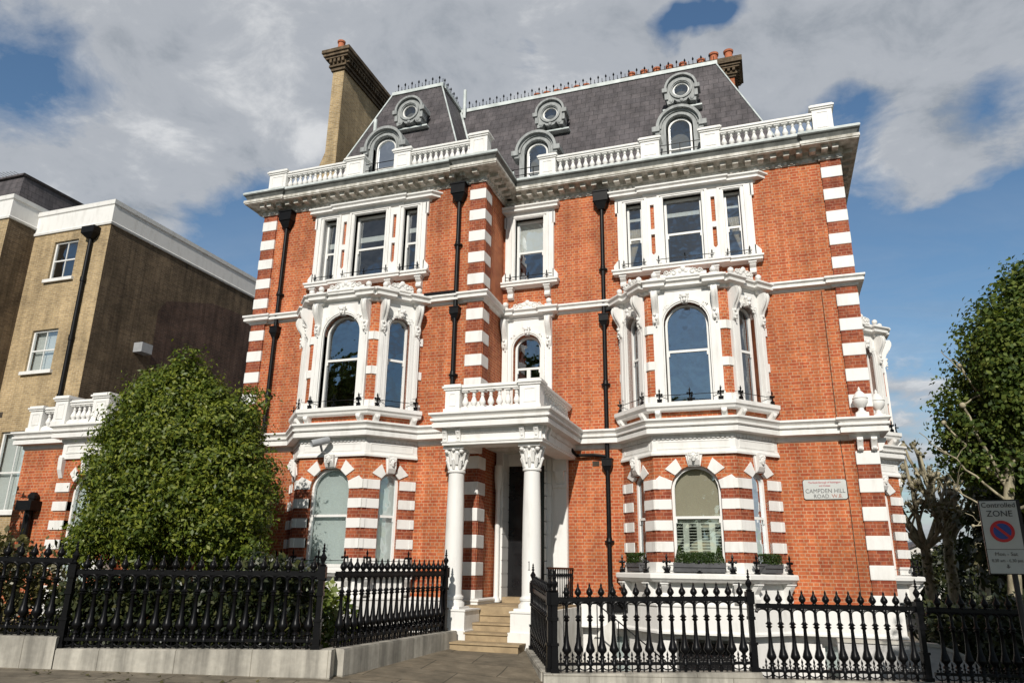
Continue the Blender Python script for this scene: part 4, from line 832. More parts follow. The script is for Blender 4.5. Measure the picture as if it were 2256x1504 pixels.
for c_, y_ in ((CB, 1.72), (-5.62, 1.72), (CP, YP+1.75)): fl.cut(); fl.box(c_-.58, c_+.58, y_+.12, y_+.4, 14.90, 14.95)
fl.build_each('lead_flashing', 'lead_pale', roof)
# chimneys
ch = MB(); x0, x1 = -13.42, -12.97; ya, yb = 1.05, 5.2
ch.box(x0, x1, ya, yb, 11.9, 18.5); ch.hexa([(x0-.45, ya-.006, 13.9), (x1+.004, ya-.006, 13.9), (x1, yb, 13.9), (x0-.45, yb, 13.9)], [(x0-.004, ya-.004, 15.1), (x1+.004, ya-.004, 15.1), (x1, yb, 15.1), (x0, yb, 15.1)])
ch.box(x0-.46, x1+.008, ya-.012, yb+.01, 11.9, 13.9)
stc = ch.build('chimney', 'brick_yellow', house)
cc_ = MB()
for o_, z0, z1 in ((.06, 18.35, 18.47), (.12, 18.47, 18.56), (.10, 18.56, 18.75), (.22, 18.75, 18.84), (.28, 18.84, 18.95), (.33, 18.95, 19.08)): cc_.box(x0-o_, x1+o_, ya-o_, yb+o_, z0, z1)
blocks(cc_, [(x1+.1, yb), (x1+.1, ya-.1), (x0-.1, ya-.1)], range(2), .17, .09, 0, .1, 18.60, 18.745)
cc_.build('chimney_cap', 'brick_brown', stc)
POT = [(.13, 0), (.14, .05), (.115, .10), (.11, .28), (.14, .30), (.145, .36), (.12, .37)]
def pot(parent, x, y, z, s=1.):
    p_ = MB(); p_.lathe([(r*s, h*s) for r, h in POT], (x, y, z), 14); p_.build('chimney_pot', 'terracotta', parent, smooth=40)
for yy in (.92, 2.6, 4.2): pot(stc, -13.1, yy, 19.08)
ch = MB(); ch.box(-3.4, .03, 4.05, 4.8, 12, 17.45); ch.box(-7.1, -4.7, 4.05, 4.8, 12, 17.3); sr = ch.build('chimney', 'brick', house)
cc_ = MB()
for xa, xb, zb in ((-3.4, .03, 17.1), (-7.1, -4.7, 16.95)):
    for o_, z0, z1 in ((.05, .0, .08), (.10, .08, .14), (.08, .14, .27), (.18, .27, .34), (.22, .34, .42), (.28, .42, .62)):
        cc_.box(xa-o_, xb+o_, 4.05-o_, 4.8+o_, zb+z0+.1, zb+z1+.1)
    blocks(cc_, [(xb+.08, 4.8), (xb+.08, 3.97), (xa-.08, 3.97)], range(2), .16, .08, 0, .09, zb+.27, zb+.365)
cc_.build('chimney_cap', 'brick_brown', sr)
for x in (-6.78, -6.42, -6.04, -5.68, -5.30, -4.96): pot(sr, x, 4.1, 17.69, .95)
for x in (-3.35, -2.92, -2.48, -2.05, -1.60, -1.0): pot(sr, x, 4.1, 17.80, .95)
for x in (-.58, -.1): pot(sr, x, 4.2, 17.93, 1.15)

# ---- rainwater pipes
def pipe(x, y, zt, zb, hop=True, joints=(), boxes=()):
    p_ = MB(); p_.T = at(x, y); p_.lathe([(.055, zb), (.055, zt)], (0, 0, 0), 12)
    for z in joints: p_.lathe([(.068, z-.09), (.085, z-.06), (.085, z-.03), (.068, z), (.068, z+.05)], (0, 0, 0), 12); p_.box(-.11, .11, .0, .07, z-.06, z-.02)
    o = p_.build('downpipe', 'pipe_black', house, smooth=40)
    h_ = MB(); h_.T = at(x, y)
    for z in ([zt] if hop else [])+list(boxes):
        h_.cut()
        s_ = 1. if z == zt else .62
        h_.hexa([(-.09*s_, -.07*s_, z-.32*s_), (.09*s_, -.07*s_, z-.32*s_), (.09*s_, .09, z-.32*s_), (-.09*s_, .09, z-.32*s_)], [(-.18*s_, -.14*s_, z-.1*s_), (.18*s_, -.14*s_, z-.1*s_), (.18*s_, .09, z-.1*s_), (-.18*s_, .09, z-.1*s_)])
        h_.box(-.20*s_, .20*s_, -.16*s_, .09, z-.1*s_, z+.16*s_); h_.box(-.22*s_, .22*s_, -.18*s_, .09, z+.16*s_, z+.2*s_)
    h_.build_each('hopper', 'pipe_black', o)
pipe(-12.55, YP-.09, 11.2, .2, joints=(8.9, 6.0, 3.0), boxes=(7.78,))
pipe(-7.16, YP-.09, 11.2, 5.0, joints=(9.7, 6.2), boxes=(7.8,))
pipe(-3.66, -.09, 11.2, -.4, joints=(9.2, 6.1, 2.3), boxes=(7.78, 4.08))
b = MB(); b.bar((-8.05, YP-.08, 8.36), (-7.16, YP-.08, 8.36), .07, .07); b.cut(); b.tube([(-3.66, -.1, 4.25), (-4.0, -.1, 4.30), (-4.42, -.12, 4.30), (-4.5, -.3, 4.42)], .04, 8); b.cut(); b.tube([(-3.4, -.08, 8.02), (-3.66, -.08, 7.98)], .035, 6); b.cut(); b.box(-3.75, -3.2, -.14, .0, .70, .98)
b.tube([(-3.66, -.09, 1.0), (-3.3, -.12, .75)], .05, 8); b.build_each('waste_pipe', 'pipe_black', house)
cb = MB(); cb.tube([(1.55, -.012, 8.0), (1.56, -.012, 5.0), (1.62, -.012, 3.0), (1.63, -.012, 1.0)], .007, 5); cb.build('lightning_conductor', 'bark_dark', house)
b = MB(); b.tube([(-3.66, -.09, 1.12), (-3.66, -.16, 1.02), (-3.66, -.18, .95), (-3.66, -.18, -1.5)], .06, 10); b.tube([(-3.62, -.12, 1.1), (-3.45, -.22, .98), (-3.35, -.2, .85)], .05, 8); b.build('downpipe', 'pipe_black', house, smooth=40)
v = MB(); v.box(-4.05, -3.88, -.01, .01, 4.04, 4.16); v.build('air_brick', 'bark_dark', house)

# ---- single storey wing on the left
wy = -3.4; wx0, wx1 = -18.75, XL+.0
w_ = MB()
w_.panel(wx0, wx1, .3, 4.5, [], wy, .1); w_.T = frame((wx0, 6), (wx0, wy)); w_.panel(0, 9.4, .3, 4.5, []); w_.T = frame((wx1, wy), (wx1, 0)); w_.panel(0, 3.4, .3, 4.5, [])
w_.T = Matrix.Identity(4); w_.build('wing_wall', 'brick', house)
wbx = -15.75; wb = MB(); wb.T = at(wbx, wy-.55); wb.panel(-.92, .92, .3, 4.1, [arch(-.5, .5, 1.1, 3.2)], 0, .25)
for sx in (-1, 1): wb.T = frame((wbx-.92, wy), (wbx-.92, wy-.55)) if sx < 0 else frame((wbx+.92, wy-.55), (wbx+.92, wy)); wb.panel(0, .55, .3, 4.1, [])
wbr = wb.build('wing_bay', 'brick', house)
wh = MB(); wh.T = at(wbx, wy-.55)
for zt in (3.48, 3.03, 2.58, 2.13, 1.68):
    for sx in (-1, 1): wh.cut(); wh.box(*sorted((sx*.5, sx*.95)), -.03, .26, zt-.22, zt)
for sx in (-1, 1):
    wh.cut(); q = [(sx*.40, 3.50), (sx*.56, 3.70), (sx*.42, 3.86), (sx*.27, 3.62)]; wh.prism_xz(q if sx > 0 else q[::-1], -.03, .05); wh.cut(); wh.prism_yz([(0, 4.1), (-.12, 4.1), (-.1, 3.8), (-.02, 3.6), (0, 3.6)], *sorted((sx*.80, sx*.93)))
wh.cut(); wh.prism_xz([(-.12, 3.66), (.12, 3.66), (.18, 4.1), (-.18, 4.1)], -.12, .05); mask_head(wh, 3.9, 1., -.12)
wh.cut(); wh.box(-.98, .98, -.06, .5, 4.06, 4.16); wh.box(-.94, .94, -.03, .5, 4.16, 4.46); wh.ring(rect(-.82, .82, 4.2, 4.42), rect(-.78, .78, 4.24, 4.38), -.05, -.03)
wh.cut(); wh.box(-1.0, 1.0, -.12, .3, .95, 1.08); wh.box(-.95, .95, -.03, .4, .3, .95); wh.build_each('bay_stucco', 'white', wbr)
sash(at(wbx, wy-.55), None, -.5, .5, 1.1, 3.2, 2.45, True, yf=.12, covers=[('blind', 'blind_green', 1.12, 9.)])
ws = MB(); ws.sweep(S1, [(wx1, wy), (wbx+.94, wy), (wbx+.94, wy-.58), (wbx-.94, wy-.58), (wbx-.94, wy), (wx0, wy), (wx0, 3)]); ws.prism_xy([(wx0, wy), (wx1, wy), (wx1, 4), (wx0, 4)], 4.75, 4.92); ws.build('string_course', 'white', house)
balustrade([((-18.25, wy+.05), (-17.30, wy+.05), 5), ((-16.78, wy-.45), (-15.95, wy-.45), 5), ((-14.8, wy+.05), (-13.6, wy+.05), 7)], 4.90, [(-18.72, -18.28, wy-.08, wy+.35, 5.62), (-17.22, -16.80, wy-.6, wy-.2, 5.70), (-17.30, -16.9, wy-.05, wy+.25, 5.62), (-15.95, -15.45, wy-.6, wy-.2, 5.70), (-15.3, -14.9, wy-.1, wy+.25, 5.62)])
pp = MB(); pp.T = at(-18.0, wy-.12); pp.lathe([(.10, .3), (.10, 2.95)], (0, 0, 0), 12); o = pp.build('downpipe', 'pipe_black', house); hh = MB(); hh.T = at(-18.0, wy-.12); hh.box(-.26, .26, -.2, .1, 2.86, 3.10); hh.lathe([(.10, 3.08), (.10, 3.16), (.13, 3.16), (.13, 3.24), (.07, 3.32)], (.05, 0, 0), 12); hh.build('hopper', 'pipe_black', o)

# ================================================================== ground
def sheet(name, pts, z, ma, thick=.0):
    b = MB(); n = len(pts)
    zs = [p[2] if len(p) > 2 else z for p in pts]
    b.add([(p[0], p[1], zz) for p, zz in zip(pts, zs)], [tuple(range(n))]); o = b.build(name, ma); return struct(o)
U = Vector((math.cos(R(20)), math.sin(R(20)))); V = Vector((-U.y, U.x))       # street direction and its normal (towards the house)
A0 = Vector((-6.65, -7.17)); B0 = Vector((-3.55, -5.40))
def pl(t, o=0., base=A0): p = base+U*t+V*o; return (p.x, p.y)
bm_ = MB()                                                   # garden ground with the basement area cut out on the right
sheet('ground', [(-600, -500), (600, -500), (600, 600), (-600, 600)], -1.75, 'soil')
sheet('road', [(*pl(-300, -30),), (*pl(300, -30),), (*pl(300, -11.5),), (*pl(-300, -11.5),)], -.12, 'asphalt')
kb = MB(); kb.bar((*pl(-60, -11.4), -.06), (*pl(60, -11.4), -.06), .25, .16); struct(kb.build('kerb', 'stone'))
b = MB(); gz_ = [(-60, 1.7), (-12, .24), (-4.5, .085), (.1, -.012), (3.3, -.17), (9.5, -.32), (16, -.42), (60, -1.2)]
for (t0, z0), (t1, z1) in zip(gz_, gz_[1:]): b.add([(*pl(t0, -11.3), z0), (*pl(t1, -11.3), z1), (*pl(t1, 0), z1), (*pl(t0, 0), z0)], [(0, 1, 2, 3)])
b.add([(*pl(3.3, 0), -.17), (*pl(9.5, 0), -.32), (*pl(9.5, .75), -.32), (*pl(3.2, .55), -.166)], [(0, 1, 2, 3)]); b.add([(*pl(9.5, 0), -.32), (*pl(16, 0), -.42), (*pl(16, .75), -.42), (*pl(9.5, .75), -.32)], [(0, 1, 2, 3)])
struct(b.build('pavement', 'paving'))
b = MB(); q = [(*pl(.0, -.002), -.005), (*pl(3.3, -.002), -.165), (-3.5, -5.30, -.15), (-4.5, -2.95, .09), (-4.6, -2.5, .11), (-6.5, -2.5, .12), (-6.45, -3.4, .11)]
b.add(q+[(-5.4, -4.6, .0)], [(0, 1, 7), (1, 2, 7), (2, 3, 7), (3, 4, 7), (4, 5, 7), (5, 6, 7), (6, 0, 7)]); struct(b.build('path', 'path_stone'))
sheet('garden_ground', [pl(-.12, .12), (-6.5, -3.0), (-6.5, -1.7), (-13.4, -1.7), (-13.4, -3.4), (-40, -3.4), pl(-40, .12)], .22, 'soil')
sheet('basement_floor', [(-4.45, -5.0), (2.6, -3.0), (2.6, .3), (-4.45, .3)], -1.5, 'path_stone')
b = MB(); b.bar((-4.42, -2.9, -.5), (-4.42, -.02, -.5), .14, 2.6); b.bar((-3.6, -5.3, -.8), (-4.42, -2.9, -.72), .14, 1.5); b.bar((*pl(0, .12, B0), -.8), (*pl(6.3, .12, B0), -.8), .14, 1.5)
struct(b.build('retaining_wall', 'white_dirty'))
sheet('side_street', [(4.6, -2.2), (12.5, .6), (30, 160), (16, 160)], -.3, 'asphalt')
sheet('side_pavement', [(2.6, -3.0), (4.6, -2.2), (16, 160), (9, 160), (3.2, 2)], -.28, 'paving')
sheet('far_ground', [(-60, 12), (9, 12), (9, 160), (-60, 160)], -.4, 'soil')
sheet('far_pavement', [(12.5, .6), (60, 17), (60, 160), (30, 160)], -.29, 'paving')

# ================================================================== railings on stone walls
PICK = [(.0, .0), (.016, .0), (.016, .09), (.03, .10), (.03, .15), (.020, .165), (.020, .205), (.036, .215), (.030, .235), (.018, .25), (.022, .275), (.046, .31), (.050, .335), (.044, .37), (.028, .45), (.020, .58), (.016, .76), (.024, .775), (.034, .79), (.020, .805), (.020, .815), (.038, .83), (.024, .85), (.016, .87), (.016, 1.12), (.024, 1.13), (.024, 1.15), (.016, 1.16), (.034, 1.195), (.038, 1.215), (.032, 1.245), (.014, 1.29), (.010, 1.315), (.012, 1.33), (.001, 1.37)]
def picket_mesh():
    b_ = MB(); b_.lathe([(r*1.55, z) for r, z in PICK], (0, 0, 0), 8); o = b_.build('picket', 'iron', None, smooth=50); me = o.data; bpy.data.objects.remove(o); return me
def post_mesh():
    b_ = MB(); b_.box(-.075, .075, -.075, .075, 0, .06); b_.box(-.055, .055, -.055, .055, .06, .40); b_.box(-.07, .07, -.07, .07, .40, .44); b_.box(-.042, .042, -.042, .042, .44, .78)
    b_.box(-.06, .06, -.06, .06, .78, .83); b_.box(-.048, .048, -.048, .048, .83, 1.02); b_.box(-.066, .066, -.066, .066, 1.02, 1.22)
    b_.lathe([(.05, 1.22), (.065, 1.24), (.03, 1.26), (.028, 1.28), (.058, 1.34), (.058, 1.36), (.03, 1.40), (.016, 1.43), (.034, 1.45), (.014, 1.48), (.026, 1.50), (.012, 1.52), (.018, 1.545), (.001, 1.58)], (0, 0, 0), 8)
    o = b_.build('post', 'iron', None, smooth=30); me = o.data; bpy.data.objects.remove(o); return me
PK, PO = picket_mesh(), post_mesh()
def fence(label, p0, p1, z0, z1, n, posts=(), hs=1., group='black iron railings on low stone walls'):
    root = thing('iron_fence', label, 'railing', (p0[0], p0[1], z0), group)
    P0, P1 = Vector((*p0, z0)), Vector((*p1, z1)); r = MB()
    up = lambda q, h: (q[0], q[1], q[2]+h*hs)
    r.bar(up(P0, 1.10), up(P1, 1.10), .055, .05); r.bar(up(P0, 1.135), up(P1, 1.135), .03, .02); r.bar(up(P0, .125), up(P1, .125), .05, .045)
    r.build('rail', 'iron', root)
    ab = MB(); dg = MB(); d = (P1-P0)/n; L = d.length
    for k in range(n):
        a = P0+d*k; q = [a+d*(.5-.5*math.cos(PI*i/8))+Vector((0, 0, (1.0+.075*math.sin(PI*i/8))*hs)) for i in range(9)]; ab.tube(q, .028, 5)
        for f_ in (.12, .88): ab.ball(tuple(a+d*f_+Vector((0, 0, 1.06*hs))), .03, 6, 4)
        m_ = a+d*.5; dg.tube([m_+Vector((0, 0, .0)), m_+Vector((0, 0, .24))], .011, 5); dg.lathe([(.001, .31), (.02, .255), (.012, .23)], tuple(m_), 5); dg.ball(tuple(m_+Vector((0, 0, .2))), .022, 6, 4)
        for sg in (-.25, .25): dg.ball(tuple(m_+d*sg+Vector((0, 0, .17))), .018, 6, 4)
        dg.tube([a+d*(.5-.5*math.cos(PI*i/6))+Vector((0, 0, .10-.07*math.sin(PI*i/6))) for i in range(7)], .011, 5)
    ab.build('arch_band', 'iron', root); dg.build('dog_bars', 'iron', root)
    for k in range(1, n): inst(PK, 'picket', root, tuple(P0+d*k)).scale = (1, 1, hs)
    for t_ in posts: inst(PO, 'post', root, tuple(P0+(P1-P0)*t_), math.atan2(d.y, d.x)).scale = (.95, .95, hs)
    return root
tb = 4.04
fence('long run of black railings in front of the big laurel', pl(-tb, -.02), pl(-.09, -.02), .36, .385, 20, (.0, .985))
fence('raised stretch of black railings in front of the thin young tree', pl(-12, -.02), pl(-tb-.03, -.02), .60, .525, 38, ())
fence('black railings running back from the laurel along the path', (-6.64, -7.06), (-6.40, -3.26), .385, .405, 20, (.99,))
fence('short black railings running back to the column marked 1', (-3.60, -5.33), (-4.58, -3.16), .03, .15, 12, (.0, .98))
fence('black railings in front of the basement windows and window boxes', pl(.05, 0, B0), pl(3.32, 0, B0), .03, .09, 17, (.0, .99,))
fence('lower black railings in front of the street name plate', pl(3.38, 0, B0), pl(6.12, 0, B0), -.02, -.03, 14, (.99,))
fence('shaded black railings under the zone sign at the street corner', pl(6.22, 0, B0), pl(11., 0, B0), -.04, -.10, 24, ())
def low_wall(label, p0, p1, zg, zt0, zt1, th=.34, name='stone_wall', back=0.):
    b_ = MB(); P0, P1 = Vector(p0), Vector(p1); d = (P1-P0).normalized(); n = Vector((-d.y, d.x)); a, c = -th*.5, th*.5
    P = [P0+n*a, P1+n*a, P1+n*c, P0+n*c]; zt = [zt0, zt1, zt1, zt0]
    b_.hexa([(p.x, p.y, zg) for p in P], [(p.x, p.y, z-.02) for p, z in zip(P, zt)])
    e = .012; P = [P0+n*(a+e), P1+n*(a+e), P1+n*(c-e), P0+n*(c-e)]; b_.hexa([(p.x, p.y, z-.02) for p, z in zip(P, zt)], [(p.x, p.y, z) for p, z in zip(P, zt)])
    o = b_.build(name, 'stone_block'); tag(o, label, 'low wall', 'low stone walls under the railings'); return o
low_wall('pale low stone wall under the long railings, below the laurel', pl(-tb+.02, .02), pl(.12, .02), -.4, .36, .39)
low_wall('raised length of pale low stone wall under the thin young tree', pl(-13, .02), pl(-tb, .02), -.4, .62, .525)
low_wall('grey low stone wall running back from the laurel along the path', (-6.60, -6.98), (-6.37, -3.06), -.4, .388, .405)
low_wall('low stone wall running back to the column marked 1', (-3.66, -5.2), (-4.62, -3.05), -.8, .03, .15, .26)
low_wall('pale low stone wall under the railings before the window boxes', pl(-.14, .02, B0), pl(3.36, .02, B0), -.8, .025, .085)
low_wall('lower pale stone wall under the railings before the name plate', pl(3.36, .02, B0), pl(6.2, .02, B0), -.8, -.02, -.03)
low_wall('shaded low stone wall under the zone sign at the street corner', pl(6.2, .02, B0), pl(11.2, .02, B0), -.9, -.04, -.10)

# ================================================================== basement stair wall, handrail, curved garden wall
b = MB(); pts = []
for k in range(9): t_ = k/8; pts.append((-4.36+1.15*t_, .70-.0*t_-.95*t_*t_))
b.T = at(0, -1.5)
poly = [(-4.36, -1.5)]+[(-4.36+.9*math.sin(k/8*PI/2)*1.15, -.55+1.3*math.cos(k/8*PI/2)) for k in range(9)]
b.prism_xz([(-4.36, -1.5), (-3.30, -1.5), (-3.30, .55), (-3.36, .62), (-3.6, .42), (-3.85, .12), (-4.1, -.3), (-4.36, -.8)], 0, .2)
bw = b.build('stair_wall', 'white_dirty'); tag(bw, 'curved white wall beside the basement steps, right of the porch', 'wall')
b = MB(); P_ = [(-4.3, .98), (-3.42, .98), (-2.2, .05), (-1.5, -.5)]
for (xa, za), (xb, zb) in zip(P_, P_[1:]): b.tube([(xa, -2.6, za), (xb, -2.6, zb)], .014, 6)
for x, z in ((-4.1, .98), (-3.75, .98), (-3.42, .98), (-3.0, .66), (-2.6, .36), (-2.2, .05), (-1.8, -.25)): b.tube([(x, -2.6, z-1.05), (x, -2.6, z)], .011, 6)
h_ = b.build('handrail', 'iron'); tag(h_, 'thin black handrail going down to the basement behind the railings', 'handrail')
b = MB(); b.T = at(0, -1.0); top = [(1.02, .33), (2.42, .33), (2.78, .31), (2.98, .23), (3.17, .16), (3.33, .06), (3.43, -.08), (3.58, -.33), (3.68, -.7)]
b.prism_xz([(1.02, -1.5)]+top[::1]+[(3.68, -1.5)], 0, .22)
cp = MB(); cp.T = at(0, -1.0)
for (xa, za), (xb, zb) in zip(top, top[1:]): cp.prism_xz([(xa, za+.002), (xb, zb+.002), (xb, zb+.06), (xa, za+.06)], -.03, .25)
g_ = b.build('garden_wall', 'render_grey'); tag(g_, 'grey rendered garden wall with curved top behind the lower railings', 'wall'); cp.build('coping', 'stone', g_)

# ================================================================== neighbouring yellow brick house
NX, NY, NT = -21.88, .5, 13.45
nb_ = thing('yellow_brick_house', 'yellow stock brick house with white parapet and small sash windows', 'house', (NX-4, NY, 0))
b = MB(); nops = [rect(-24.50, -23.32, 11.50, 13.02), rect(-24.66, -23.42, 8.02, 9.56), rect(-25.1, -23.6, 3.2, 5.9)]
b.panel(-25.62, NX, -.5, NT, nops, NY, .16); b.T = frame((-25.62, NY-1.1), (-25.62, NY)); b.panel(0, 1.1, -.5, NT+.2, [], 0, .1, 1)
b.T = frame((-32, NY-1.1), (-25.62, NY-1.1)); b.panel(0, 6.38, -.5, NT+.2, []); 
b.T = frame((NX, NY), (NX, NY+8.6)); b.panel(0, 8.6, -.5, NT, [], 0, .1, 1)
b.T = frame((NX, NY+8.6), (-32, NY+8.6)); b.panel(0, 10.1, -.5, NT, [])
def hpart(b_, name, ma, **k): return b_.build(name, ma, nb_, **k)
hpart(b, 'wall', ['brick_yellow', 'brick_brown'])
b = MB(); COP = [(0, 13.40), (.05, 13.40), (.07, 13.47), (.05, 13.50), (.03, 13.52), (.03, 14.16), (.07, 14.20), (.08, 14.36), (.0, 14.36), (-.2, 14.36), (-.2, 13.4)]
b.sweep(COP, [(NX, NY+8.6), (NX, NY), (-25.62, NY)]); b.sweep([(o, z+.26) for o, z in COP], [(-25.62, NY+8.6), (-25.62, NY-1.1), (-32, NY-1.1)]); hpart(b, 'parapet', 'white')
b = MB(); frust(b, (-32, -25.55, NY-1.0, NY+8, 14.6), (-32, -25.7, NY-.85, NY+5, 15.55)); b.prism_xz([(-32, 15.55), (-25.66, 15.55), (-25.6, 15.62), (-32, 15.62)], NY-.95, NY+5.1); hpart(b, 'roof', 'slate')
b = MB(); b.box(-31, NX-.3, NY+.3, NY+8.4, 13.7, 13.8); b.box(-31.5, NX-.4, NY+1.6, NY+1.7, 0, 13.7); hpart(b, 'room', 'interior')
for (q, zm) in zip(nops, (12.26, 8.80, 4.5)):
    (xa, za), (xb, _), (_, zb), _ = q; f_ = MB(); f_.T = at(0, NY); f_.ring(rect(xa, xb, za, zb), rins(xa, xb, za, zb, .07), .08, .15); f_.box(xa, xb, .09, .14, zm-.025, zm+.025); f_.box((xa+xb)/2-.015, (xa+xb)/2+.015, .10, .14, za+.07, zb-.07)
    wn = f_.build('window', 'white_sash', nb_); g = MB(); g.T = at(0, NY); g.add([(x, .12, z) for x, z in rins(xa, xb, za, zb, .07)], [(0, 1, 2, 3)]); g.build('glass', 'glass', wn)
    s2 = MB(); s2.T = at(0, NY); s2.box(xa-.12, xb+.12, -.10, .1, za-.12, za); s2.build('sill', 'white', wn)
    bl_ = MB(); bl_.T = at(0, NY); bl_.box(xa, xb, .25, .26, (za+.75 if za > 10 else za) if za < 10 else zm+.35, zb); bl_.build('blind', 'blind_white', wn) if za < 10 else None
b = MB(); b.T = at(-22.62, NY-.09); b.lathe([(.075, 4.9), (.075, 13.0)], (0, 0, 0), 12)
for z in (11.2, 9.0, 6.9): b.lathe([(.095, z), (.095, z+.18)], (0, 0, 0), 12)
dp = hpart(b, 'downpipe', 'pipe_black', smooth=40); b = MB(); b.T = at(-22.62, NY-.09); b.hexa([(-.1, -.1, 12.85), (.1, -.1, 12.85), (.1, .08, 12.85), (-.1, .08, 12.85)], [(-.3, -.22, 13.05), (.3, -.22, 13.05), (.3, .08, 13.05), (-.3, .08, 13.05)]); b.box(-.3, .3, -.22, .08, 13.05, 13.3); b.build('hopper', 'pipe_black', dp)
b = MB(); b.box(-23.35, -23.0, NY-.01, NY+.02, 6.42, 6.62); b.box(-25.5, -25.25, NY-.01, NY+.02, 6.42, 6.62); hpart(b, 'air_brick', 'bark_dark')
b = MB(); b.box(NX, NX+.40, NY+1.9, NY+2.4, 9.08, 9.44); hpart(b, 'vent_box', 'metal_grey')
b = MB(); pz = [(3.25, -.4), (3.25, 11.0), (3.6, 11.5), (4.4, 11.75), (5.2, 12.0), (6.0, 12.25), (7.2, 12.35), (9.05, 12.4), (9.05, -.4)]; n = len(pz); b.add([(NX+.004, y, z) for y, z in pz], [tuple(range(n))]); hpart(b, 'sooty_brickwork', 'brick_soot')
b = MB(); b.tube([(-28.6, NY+.5, 15.5), (-28.6, NY+.5, 16.7)], .035, 6); b.tube([(-29.9, NY+.2, 16.75), (-27.4, NY+.7, 16.45)], .02, 5)
for k in range(12): x = -29.8+k*.21; b.tube([(x, NY-.1+.0, 16.75-k*.025+.0), (x, NY+.75, 16.75-k*.025)], .012, 4); b.tube([(x, NY+.35, 16.6-k*.025), (x, NY+.35, 16.9-k*.025)], .012, 4)
hpart(b, 'aerial', 'metal_grey')

# ================================================================== foliage
def leaves(name, ma, pos, nor, size, parent=None, aspect=1.9, jitter=.8, droop=.25):
    n = len(pos); pos = np.asarray(pos, float); nor = np.asarray(nor, float)
    nr = nor+rng.normal(0, jitter, (n, 3)); nr /= np.linalg.norm(nr, axis=1, keepdims=True)+1e-9
    a = rng.normal(0, 1, (n, 3)); a[:, 2] -= droop; a -= nr*(a*nr).sum(1, keepdims=True); a /= np.linalg.norm(a, axis=1, keepdims=True)+1e-9
    b_ = np.cross(nr, a); s = size*rng.uniform(.6, 1.35, (n, 1)); l = a*s*aspect/2; w_ = b_*s/2; bend = nr*s*.16
    v = np.stack([pos-l, pos-l*.1+w_+bend, pos+l, pos-l*.1-w_+bend], 1).reshape(-1, 3)
    f = np.arange(n*4).reshape(n, 4)
    me = bpy.data.meshes.new(name); me.vertices.add(n*4); me.vertices.foreach_set('co', v.ravel()); me.loops.add(n*4); me.loops.foreach_set('vertex_index', f.ravel())
    me.polygons.add(n); me.polygons.foreach_set('loop_start', np.arange(0, n*4, 4)); me.polygons.foreach_set('loop_total', np.full(n, 4)); me.update(calc_edges=True); me.materials.append(M[ma])
    o = bpy.data.objects.new(name, me); C.objects.link(o)
    if parent is not None: o.parent = parent; o.matrix_parent_inverse = Matrix.Translation(parent.location).inverted()
    return o
def clumped(lobes, nclump, per, cr_, shell=.55, zmin=None):
    """leaf positions in clumps scattered through ellipsoid lobes (cx,cy,cz,rx,ry,rz)"""
    vol = np.array([l[3]*l[4]*l[5] for l in lobes])**.75; pick = rng.choice(len(lobes), nclump, p=vol/vol.sum()); P, Nn = [], []
    for i in pick:
        l = np.array(lobes[i]); d = rng.normal(0, 1, 3); d /= np.linalg.norm(d); r = shell+(1-shell)*rng.uniform(0, 1)**.6
        c = l[:3]+d*r*l[3:]
        if zmin is not None and c[2] < zmin: continue
        k = rng.integers(int(per*.6), int(per*1.4)); q = rng.normal(0, 1, (k, 3))*cr_*rng.uniform(.6, 1.3); q[:, 2] *= .7
        P.append(c+q); Nn.append(d*.8+q/cr_*.5+np.array([0, -.15, .45]))
    return np.vstack(P), np.vstack(Nn)
def limb_tube(mb, p, q, r0, r1, wob=.08, n=7, seg=6):
    P = [Vector(p).lerp(Vector(q), i/seg)+(Vector((random.uniform(-1, 1), random.uniform(-1, 1), random.uniform(-1, 1)))*wob if 0 < i < seg else Vector()) for i in range(seg+1)]
    mb.tube(P, [r0+(r1-r0)*i/seg for i in range(seg+1)], n); return P
# big clipped laurel on the left
lt = thing('laurel_tree', 'big dense rounded evergreen laurel behind the long railings', 'tree', (-11.6, -5.3, .2))
b = MB(); limb_tube(b, (-11.6, -5.3, .1), (-11.5, -5.3, 3.2), .13, .07, .05)
for dx, dy, z in ((.9, .2, 2.6), (-1.0, .1, 2.4), (.2, -.8, 2.9), (-.3, .9, 3.2), (.5, -.2, 4.4), (-.4, 0, 4.6)): limb_tube(b, (-11.55, -5.3, 1.0+.3*z*.4), (-11.5+dx, -5.3+dy, z), .055, .02, .06)
b.build('trunk', 'bark_dark', lt, smooth=60)
lob = [(-11.65, -5.3, 2.55, 2.05, 1.5, 1.0), (-11.65, -5.3, 3.3, 2.05, 1.5, 1.1), (-11.6, -5.3, 4.2, 1.55, 1.3, 1.0), (-12.05, -5.2, 5.0, .85, .9, .85), (-13.0, -5.3, 3.3, .75, 1.0, .8), (-10.25, -5.3, 3.1, .80, 1.0, 1.1), (-13.0, -5.4, 2.3, .80, 1.0, .7), (-10.2, -5.4, 2.2, .75, 1.0, .6), (-11.5, -5.2, 5.1, .45, .5, .45), (-12.6, -5.2, 5.1, .45, .5, .5), (-13.0, -5.2, 4.3, .6, .7, .6), (-10.6, -5.2, 4.4, .6, .7, .5)]
for k in range(46):
    l_ = lob[k % 12]; d_ = rng.normal(0, 1, 3); d_[1] = -abs(d_[1])*.6; d_ /= np.linalg.norm(d_); r_ = rng.uniform(.22, .42); q_ = np.array(l_[:3])+d_*np.array(l_[3:])*.97
    if q_[2] > 1.55: lob.append((*q_, r_, r_, r_*rng.uniform(.8, 1.5)))
P, Q = clumped(lob, 4300, 32, .115, .55, 1.3); leaves('crown', 'leaf_laurel', P, Q, .045, lt, 2.2)
